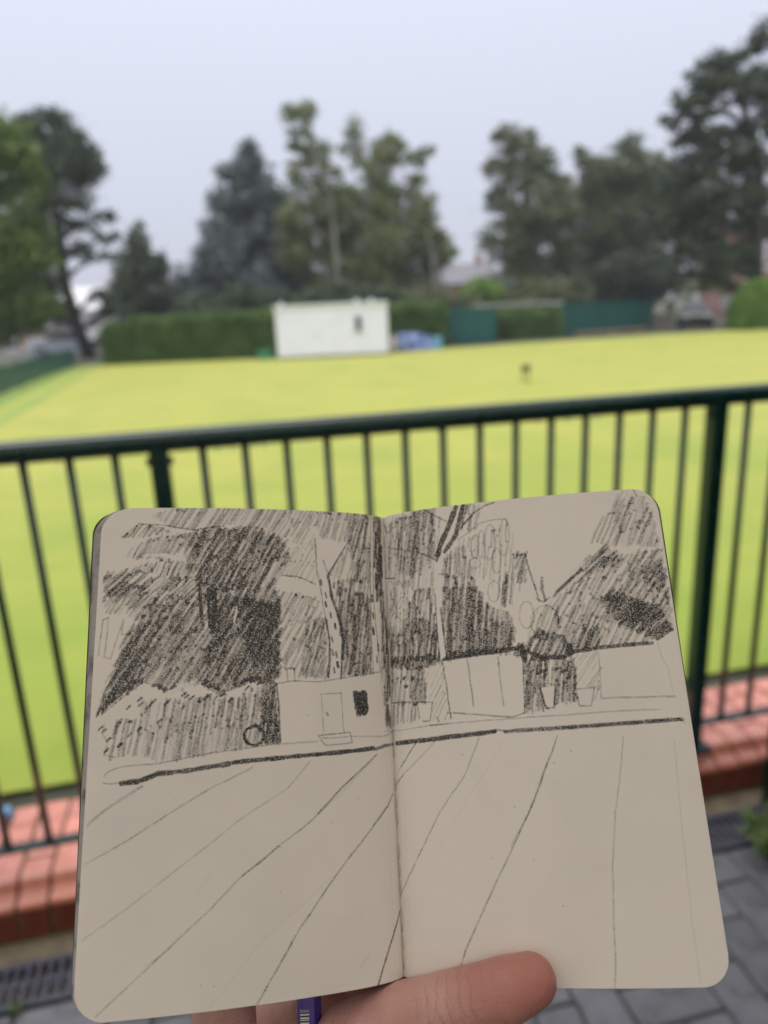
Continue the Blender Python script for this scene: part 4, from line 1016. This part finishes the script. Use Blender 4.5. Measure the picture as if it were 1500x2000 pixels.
def draw_sketch(res):
    """graphite density on the open spread, rows down, columns from -90 mm to 90 mm; res in mm"""
    rng = random.Random(7)
    nx, ny = int(round(180/res)) + 1, int(round(140/res)) + 1
    D = np.zeros((ny, nx), np.float32)
    def seg(x0, y0, x1, y1, w, d):
        r = w*.5 + res
        i0, i1 = max(0, int((min(x0, x1) - r + 90)/res)), min(nx, int((max(x0, x1) + r + 90)/res) + 2)
        j0, j1 = max(0, int((min(y0, y1) - r)/res)), min(ny, int((max(y0, y1) + r)/res) + 2)
        if i1 <= i0 or j1 <= j0: return
        X = np.arange(i0, i1)*res - 90; Y = (np.arange(j0, j1)*res)[:, None]
        dx, dy = x1 - x0, y1 - y0; L2 = dx*dx + dy*dy + 1e-9
        t = np.clip(((X - x0)*dx + (Y - y0)*dy)/L2, 0, 1)
        q = np.sqrt((X - x0 - t*dx)**2 + (Y - y0 - t*dy)**2)
        a = np.clip((w*.5 + res*.6 - q)/(res*1.2), 0, 1)*d
        S = D[j0:j1, i0:i1]
        return i0, i1, j0, j1, a
    def stroke(pts, w, d, fade=True):
        # one pass of the pencil: the strongest value of its segments, then laid over what is there
        xs = [p[0] for p in pts]; ys = [p[1] for p in pts]; r = w + 2*res
        I0, I1 = max(0, int((min(xs) - r + 90)/res)), min(nx, int((max(xs) + r + 90)/res) + 2)
        J0, J1 = max(0, int((min(ys) - r)/res)), min(ny, int((max(ys) + r)/res) + 2)
        if I1 <= I0 or J1 <= J0: return
        T = np.zeros((J1 - J0, I1 - I0), np.float32); n = len(pts) - 1
        for k in range(n):
            e = d*(1 - .35*rng.random()) if fade else d
            o = seg(*pts[k], *pts[k + 1], w*rng.uniform(.8, 1.15), e)
            if o:
                i0, i1, j0, j1, a = o
                i0c, i1c, j0c, j1c = max(i0, I0), min(i1, I1), max(j0, J0), min(j1, J1)
                if i1c > i0c and j1c > j0c:
                    V = T[j0c - J0:j1c - J0, i0c - I0:i1c - I0]
                    np.maximum(V, a[j0c - j0:j1c - j0, i0c - i0:i1c - i0], out=V)
        S = D[J0:J1, I0:I1]; S[:] = 1 - (1 - S)*(1 - T)
    def parse(s): return [tuple(float(v)*.1 for v in q.split(',')) for q in s.split()]
    def wobble(p0, p1, amp):
        L = math.hypot(p1[0] - p0[0], p1[1] - p0[1]); n = max(1, int(L/1.6)); ph = rng.uniform(0, 6.3); out = []
        bow = rng.uniform(-1, 1)*amp*1.5
        for k in range(n + 1):
            t = k/n; o = amp*.5*math.sin(ph + t*L*.9) + bow*4*t*(1 - t) + rng.uniform(-.3, .3)*amp
            out.append((p0[0] + (p1[0] - p0[0])*t - (p1[1] - p0[1])/(L + 1e-6)*o, p0[1] + (p1[1] - p0[1])*t + (p1[0] - p0[0])/(L + 1e-6)*o))
        return out
    for row in HATCH.strip().splitlines():
        head, pts = row.split(';'); ang, sp, w, dk = [float(v) for v in head.split()]; P = parse(pts)
        w *= .1; sp *= .1; dk *= .01
        ca, sa = math.cos(math.radians(ang)), -math.sin(math.radians(ang))
        U = [(x*ca + y*sa, -x*sa + y*ca) for x, y in P]
        v = min(q[1] for q in U) + sp*.5; vmax = max(q[1] for q in U); last = None
        while v < vmax:
            c = []
            for k in range(len(U)):
                (u0, v0), (u1, v1) = U[k], U[(k + 1) % len(U)]
                if (v0 <= v) != (v1 <= v): c.append(u0 + (v - v0)/(v1 - v0)*(u1 - u0))
            c.sort()
            for a, b in zip(c[::2], c[1::2]):
                u = a + rng.uniform(-.8, .6)
                while u < b - .3:
                    e = min(b + rng.uniform(-.6, .8), u + rng.uniform(5, 12))
                    if b - e < 1.5: e = b + rng.uniform(-.6, .8)
                    dv = rng.uniform(-.35, .35)*sp; tv = rng.uniform(-.25, .25)
                    p0 = (u*ca - (v + dv)*sa, u*sa + (v + dv)*ca); p1 = (e*ca - (v + dv + tv)*sa, e*sa + (v + dv + tv)*ca)
                    stroke(wobble(p0, p1, .12), w, dk*rng.uniform(.5, 1.25) if rng.random() > .08 else dk*.2)
                    if last and rng.random() < (.9 if sp > 1 else .4) and math.hypot(last[0] - p0[0], last[1] - p0[1]) < 2*sp + .6: stroke([last, p0], w*.8, dk*.8)
                    last = p1; u = e + rng.uniform(-.4, .5)
            v += sp*rng.uniform(.75, 1.3)
    for row in BARE.strip().splitlines():
        P = parse(row); xs = [p[0] for p in P]; ys = [p[1] for p in P]
        i0, i1 = int((min(xs) + 90)/res), int((max(xs) + 90)/res) + 1; j0, j1 = max(0, int(min(ys)/res)), int(max(ys)/res) + 1
        X = np.arange(i0, i1)*res - 90; Y = (np.arange(j0, j1)*res)[:, None]; ins = np.zeros((j1 - j0, i1 - i0), bool)
        for k in range(len(P)):
            (x0, y0), (x1, y1) = P[k], P[(k + 1) % len(P)]
            if y0 != y1: ins ^= ((y0 <= Y) != (y1 <= Y)) & (X < x0 + (Y - y0)/(y1 - y0)*(x1 - x0))
        D[j0:j1, i0:i1][ins] *= .06
    for row in LINES.strip().splitlines():
        head, pts = row.split(';'); w, dk = [float(v) for v in head.split()]; P = parse(pts); Q = []
        for p0, p1 in zip(P, P[1:]): Q += wobble(p0, p1, .07)
        stroke(Q, max(w*.1, .26), dk*.01, 30 < dk and w < 11)
    return D
SK = draw_sketch(.2)
def drawn_page(side):
    ns, ny = 441, 681; s = np.linspace(.0002, PW, ns); x, z, th = profile(s); y0, y1 = yrange(s, PW, 0, PH, CR); t = np.linspace(0, 1, ny)
    Y = y0[:, None] + (y1 - y0)[:, None]*t; h = -.00010
    V = np.empty((ns, ny, 3)); V[..., 0] = (side*(x + np.sin(th)*h))[:, None]; V[..., 2] = (z - np.cos(th)*h)[:, None]; V[..., 1] = Y
    i = np.arange(ns - 1)[:, None]*ny; j = np.arange(ny - 1); a = (i + j).ravel()
    q = np.stack((a, a + ny, a + ny + 1, a + 1), 1) if side > 0 else np.stack((a, a + 1, a + ny + 1, a + ny), 1)
    me = np_mesh('page', V.reshape(-1, 3), q, True)
    fx = np.clip((side*s*1000 + 90)/.2, 0, SK.shape[1] - 1.001); fy = np.clip((PH - Y)*1000/.2, 0, SK.shape[0] - 1.001)
    X0 = fx.astype(int)[:, None]; U = (fx - fx.astype(int))[:, None]; Y0 = fy.astype(int); W_ = fy - Y0
    D = (SK[Y0, X0]*(1 - U) + SK[Y0, X0 + 1]*U)*(1 - W_) + (SK[Y0 + 1, X0]*(1 - U) + SK[Y0 + 1, X0 + 1]*U)*W_
    at = me.attributes.new('graphite', 'FLOAT', 'POINT'); at.data.foreach_set('value', np.ascontiguousarray(D, np.float32).ravel())
    return me
pl = ob('page', drawn_page(-1), book, M['drawn_paper']); pl['label'] = 'drawn page with hedge, birch trunks and white shed'
pr = ob('page', drawn_page(1), book, M['drawn_paper']); pr['label'] = 'drawn page with containers, pots and clumps of trees'
# the leaves beneath, fanned out at the fore edge
EXL = [.0001, .0015, .0019, .0034, .0039, .0043, .0047, .0051, .0055]; EXR = [-.0001, .0004, .0008, .0011, .0014]
for k, e in enumerate(EXL): ob('leaf', slab_me('leaf', -1, .00003 + k*.00072, .00066, e, -.0001*(k % 3)), book, M['paper'] if k < 3 else M['edge_paper'])
for k, e in enumerate(EXR): ob('leaf', slab_me('leaf', 1, .00003 + k*.00072, .00066, e, -.0001*(k % 3)), book, M['paper'] if k < 3 else M['edge_paper'])
ob('cover', slab_me('cover', -1, 0.00665, .0016, .0062, .0006), book, M['cover']); ob('cover', slab_me('cover', 1, .0038, .0016, .0021, .0005), book, M['cover'])
def thread():
    tubes = []
    for k in range(28):
        y = .002 + k*.0049
        if k % 4 == 3: continue
        tubes.append(([(.0002, y, .0009), (.0003, y + .0020, .0013), (.0002, y + .0040, .0009)], .00016))
    return tubes_me('thread', tubes, 6)
ob('stitching', thread(), book, mat('thread', (.62, .60, .54), None, rough=.8), kind='stuff')

# ------------------------------------------------------------------ the hand (all in the sketchbook's own frame, millimetres)
def tapered(bm, p, q, r0, r1):
    p, q = Vector(p), Vector(q); d = q - p; L_ = d.length; rot = d.to_track_quat('Z', 'Y').to_matrix().to_4x4()
    n = max(2, int(L_/4)); rings = []; seg = 18
    prof = [(-r0*math.cos(a), r0*math.sin(a)) for a in np.linspace(.25, math.pi/2, 5)] + [(L_*k/n, r0 + (r1 - r0)*k/n) for k in range(1, n)] + [(L_ + r1*math.sin(a), r1*math.cos(a)) for a in np.linspace(0, math.pi/2 - .25, 5)]
    for z, r in prof: rings.append([bm.verts.new((Matrix.Translation(p) @ rot) @ Vector((r*math.cos(2*math.pi*j/seg), r*math.sin(2*math.pi*j/seg), z))) for j in range(seg)])
    for A_, B_ in zip(rings, rings[1:]):
        for j in range(seg): bm.faces.new((A_[j], A_[(j + 1) % seg], B_[(j + 1) % seg], B_[j]))
    bm.faces.new(rings[0][::-1]); bm.faces.new(rings[-1])
CH = [
  [(-31, -47, -18, 16.5), (-15.6, -19.0, -3.0, 12.6), (0.9, -9.6, 6.2, 10.6), (9, -5.8, 10.4, 9.1), (15.9, -3.7, 13.6, 9.2), (22, -1.2, 16.4, 8.5), (28, .7, 18.0, 8.4), (33.8, 2.5, 18.6, 7.2)],      # thumb
  [(-32, -179, -91, 26), (-31, -120, -68, 25), (-30.7, -86, -52, 23), (-31, -47, -18, 16.5)],                                     # wrist to ball of the thumb
  [(-38, -371, -200, 33), (-34, -250, -128, 28), (-32, -179, -91, 26)],                                                            # forearm
  [(-30.7, -86, -52, 23), (-46, -66, -44, 17), (-50.5, -42, -24, 12), (-53.5, -19.5, -8.5, 9.6), (-54, 6, -3.5, 9.4), (-56, 30, -2, 8.4), (-57, 47, -1, 7.2)],     # little finger
  [(-36, -84, -54, 22), (-31, -48, -52, 12), (-28, -12, -38, 9.2), (-32, 22, -22, 9.0), (-34, 45, -14, 8)],
  [(-28, -84, -54, 22), (-19, -48, -52, 12.5), (-11, -9, -36, 9.6), (-10, 25, -20, 9.4), (-8, 52, -16, 8)],
  [(-50, -34, -27, 11), (-40, -24, -33, 12), (-26, -21, -38, 12), (-10, -22, -36, 12)],
  [(-20, -82, -52, 20), (-8, -46, -45, 12.5), (3, -11, -25, 10), (9, 20, -18, 9.2), (13, 43, -15, 8)],
]
def hand_me():
    bm = bmesh.new()
    for ch in CH:
        for a, b in zip(ch, ch[1:]): tapered(bm, a[:3], b[:3], a[3], b[3])
    me = bpy.data.meshes.new('tmp'); bm.to_mesh(me); bm.free()
    o = bpy.data.objects.new('tmp', me); col.objects.link(o)
    rm = o.modifiers.new('r', 'REMESH'); rm.mode = 'VOXEL'; rm.voxel_size = .9
    sm = o.modifiers.new('s', 'SMOOTH'); sm.factor = .5; sm.iterations = 14
    dg = bpy.context.evaluated_depsgraph_get(); me2 = bpy.data.meshes.new_from_object(o.evaluated_get(dg))
    bpy.data.objects.remove(o); me2.name = 'hand'; me2.transform(Matrix.Scale(.001, 4)); me2.shade_smooth(); return me2
def skin_mat():
    m = mat('skin', (.54, .275, .24), (.65, .385, .34), 70, .42, .0, 60, .45, detail=6); t = m.node_tree; b = t.nodes['Principled BSDF']; Lk = t.links.new
    b.inputs['Subsurface Weight'].default_value = .25; b.inputs['Subsurface Radius'].default_value = (1, .35, .2); b.inputs['Subsurface Scale'].default_value = .002
    tcn = t.nodes.new('ShaderNodeTexCoord'); src = b.inputs['Base Color'].links[0].from_socket
    # redder skin towards the finger end
    ds = t.nodes.new('ShaderNodeVectorMath'); ds.operation = 'DISTANCE'; ds.inputs[1].default_value = (.034, .002, .020); Lk(tcn.outputs['Object'], ds.inputs[0])
    mr = t.nodes.new('ShaderNodeMapRange'); mr.inputs[1].default_value = .004; mr.inputs[2].default_value = .026; mr.inputs[3].default_value = .75; mr.inputs[4].default_value = 0; Lk(ds.outputs['Value'], mr.inputs[0])
    mx = t.nodes.new('ShaderNodeMixRGB'); mx.inputs[2].default_value = (.46, .15, .125, 1); Lk(mr.outputs[0], mx.inputs[0]); Lk(src, mx.inputs[1]); Lk(mx.outputs[0], b.inputs['Base Color'])
    # fine ridges and creases
    vo = t.nodes.new('ShaderNodeTexVoronoi'); vo.feature = 'DISTANCE_TO_EDGE'; vo.inputs['Scale'].default_value = 1100; Lk(tcn.outputs['Object'], vo.inputs['Vector'])
    wv = t.nodes.new('ShaderNodeTexNoise'); wv.inputs['Scale'].default_value = 240; wv.inputs['Detail'].default_value = 6; Lk(tcn.outputs['Object'], wv.inputs['Vector'])
    ad = t.nodes.new('ShaderNodeMath'); ad.operation = 'ADD'; Lk(vo.outputs[0], ad.inputs[0]); Lk(wv.outputs[0], ad.inputs[1])
    # folds across the joints: bands square to the thumb
    mp = t.nodes.new('ShaderNodeMapping'); mp.inputs['Rotation'].default_value = (0, .35, -.22); Lk(tcn.outputs['Object'], mp.inputs[0])
    wb = t.nodes.new('ShaderNodeTexWave'); wb.inputs['Scale'].default_value = 95; wb.inputs['Distortion'].default_value = 3.2; wb.inputs['Detail'].default_value = 3; wb.inputs['Detail Scale'].default_value = 2.2; Lk(mp.outputs[0], wb.inputs['Vector'])
    pw = t.nodes.new('ShaderNodeMath'); pw.operation = 'POWER'; pw.inputs[1].default_value = .25; Lk(wb.outputs['Fac'], pw.inputs[0])
    dj = t.nodes.new('ShaderNodeVectorMath'); dj.operation = 'DISTANCE'; dj.inputs[1].default_value = (.013, -.002, .019); Lk(tcn.outputs['Object'], dj.inputs[0])
    wj = t.nodes.new('ShaderNodeMapRange'); wj.inputs[1].default_value = .006; wj.inputs[2].default_value = .016; wj.inputs[3].default_value = 1.6; wj.inputs[4].default_value = .25; Lk(dj.outputs['Value'], wj.inputs[0])
    wm = t.nodes.new('ShaderNodeMath'); wm.operation = 'MULTIPLY'; Lk(pw.outputs[0], wm.inputs[0]); Lk(wj.outputs[0], wm.inputs[1])
    a3 = t.nodes.new('ShaderNodeMath'); a3.operation = 'ADD'; Lk(ad.outputs[0], a3.inputs[0]); Lk(wm.outputs[0], a3.inputs[1]); ad = a3
    bp = t.nodes.new('ShaderNodeBump'); bp.inputs['Strength'].default_value = .55; bp.inputs['Distance'].default_value = .0006; Lk(ad.outputs[0], bp.inputs['Height']); Lk(bp.outputs[0], b.inputs['Normal'])
    return m
M['skin'] = skin_mat()
hand = ob('hand', hand_me(), None, M['skin']); hand.matrix_world = BOOK
tag(hand, 'bare hand gripping the sketchbook from below, thumb laid across the page', 'hand')
def nail():
    c = Vector((30.6, 6.0, 14.2)); ax = Vector((1, .32, .1)).normalized(); nrm = Vector((-.2, .80, -.60)).normalized(); sd = ax.cross(nrm).normalized(); nrm = sd.cross(ax)
    V = []; F = []; n1, n2 = 9, 9
    for i in range(n1):
        u = i/(n1 - 1)*2 - 1; hw = 5.2*(1 - .5*max(0, u)**3)
        for j in range(n2): v = j/(n2 - 1)*2 - 1; V.append((c + ax*u*5.6 + sd*v*hw + nrm*(1.6 - 2.4*v*v - .5*u*u))*.001)
    for i in range(n1 - 1):
        for j in range(n2 - 1): a = i*n2 + j; F.append((a, a + 1, a + n2 + 1, a + n2))
    return mesh('nail', V, F, True)
ob('nail', nail(), hand, mat('nail', (.52, .30, .25), None, rough=.25))

# ------------------------------------------------------------------ the pencil in the hand
pen = thing('pencil', 'purple pencil with a small barcode held behind the sketchbook by the hand', 'pencil'); pen.matrix_world = BOOK
M['purple'] = mat('purple_lacquer', (.085, .050, .34), None, rough=.22, coat=.4)
PX, PZ = -28.5, -6.2
def hexa(r, y0, y1, name):
    P = [(PX + r*math.sin(math.radians(60*k + 30)), PZ + r*math.cos(math.radians(60*k + 30))) for k in range(6)]
    me = prism_me(name, [(a, b) for a, b in P], y0, y1, 'y', .35, 2); me.transform(Matrix.Scale(.001, 4)); return me
ob('barrel', hexa(3.75, -95, 62, 'barrel'), pen, M['purple'])
ob('end_cap', hexa(3.80, -98, -95.02, 'end_cap'), pen, M['white_trim'])
tipc = bm_mesh('point', lambda bm: bmesh.ops.create_cone(bm, cap_ends=True, segments=12, radius1=3.6, radius2=.4, depth=18, matrix=Matrix.Translation((PX, 71.02, PZ)) @ Matrix.Rotation(-math.pi/2, 4, 'X'))); tipc.transform(Matrix.Scale(.001, 4))
ob('point', tipc, pen, mat('bare_wood', (.55, .38, .22), None, rough=.7))
def code_mat():
    m = bpy.data.materials.new('barcode'); m.use_nodes = True; t = m.node_tree; b = t.nodes['Principled BSDF']; b.inputs['Roughness'].default_value = .3
    tcn = t.nodes.new('ShaderNodeTexCoord'); sp = t.nodes.new('ShaderNodeSeparateXYZ'); t.links.new(tcn.outputs['Object'], sp.inputs[0])
    cm = t.nodes.new('ShaderNodeCombineXYZ'); t.links.new(sp.outputs[1], cm.inputs[0])
    wn = t.nodes.new('ShaderNodeTexNoise'); wn.noise_dimensions = '1D'; wn.inputs['Scale'].default_value = 1; wn.inputs['Detail'].default_value = 0
    ml = t.nodes.new('ShaderNodeMath'); ml.operation = 'MULTIPLY'; ml.inputs[1].default_value = 2300; t.links.new(sp.outputs[1], ml.inputs[0]); t.links.new(ml.outputs[0], wn.inputs['W'])
    gt = t.nodes.new('ShaderNodeMath'); gt.operation = 'GREATER_THAN'; gt.inputs[1].default_value = .5; t.links.new(wn.outputs[0], gt.inputs[0])
    mx = t.nodes.new('ShaderNodeMixRGB'); mx.inputs[1].default_value = (.01, .01, .012, 1); mx.inputs[2].default_value = (.75, .76, .80, 1); t.links.new(gt.outputs[0], mx.inputs[0]); t.links.new(mx.outputs[0], b.inputs['Base Color'])
    return m
lab = box_me('barcode', PX - 2.3, PX + .3, -34, -8.2, PZ + 2.6, PZ + 3.42); lab.transform(Matrix.Scale(.001, 4))
ob('barcode', lab, pen, code_mat())
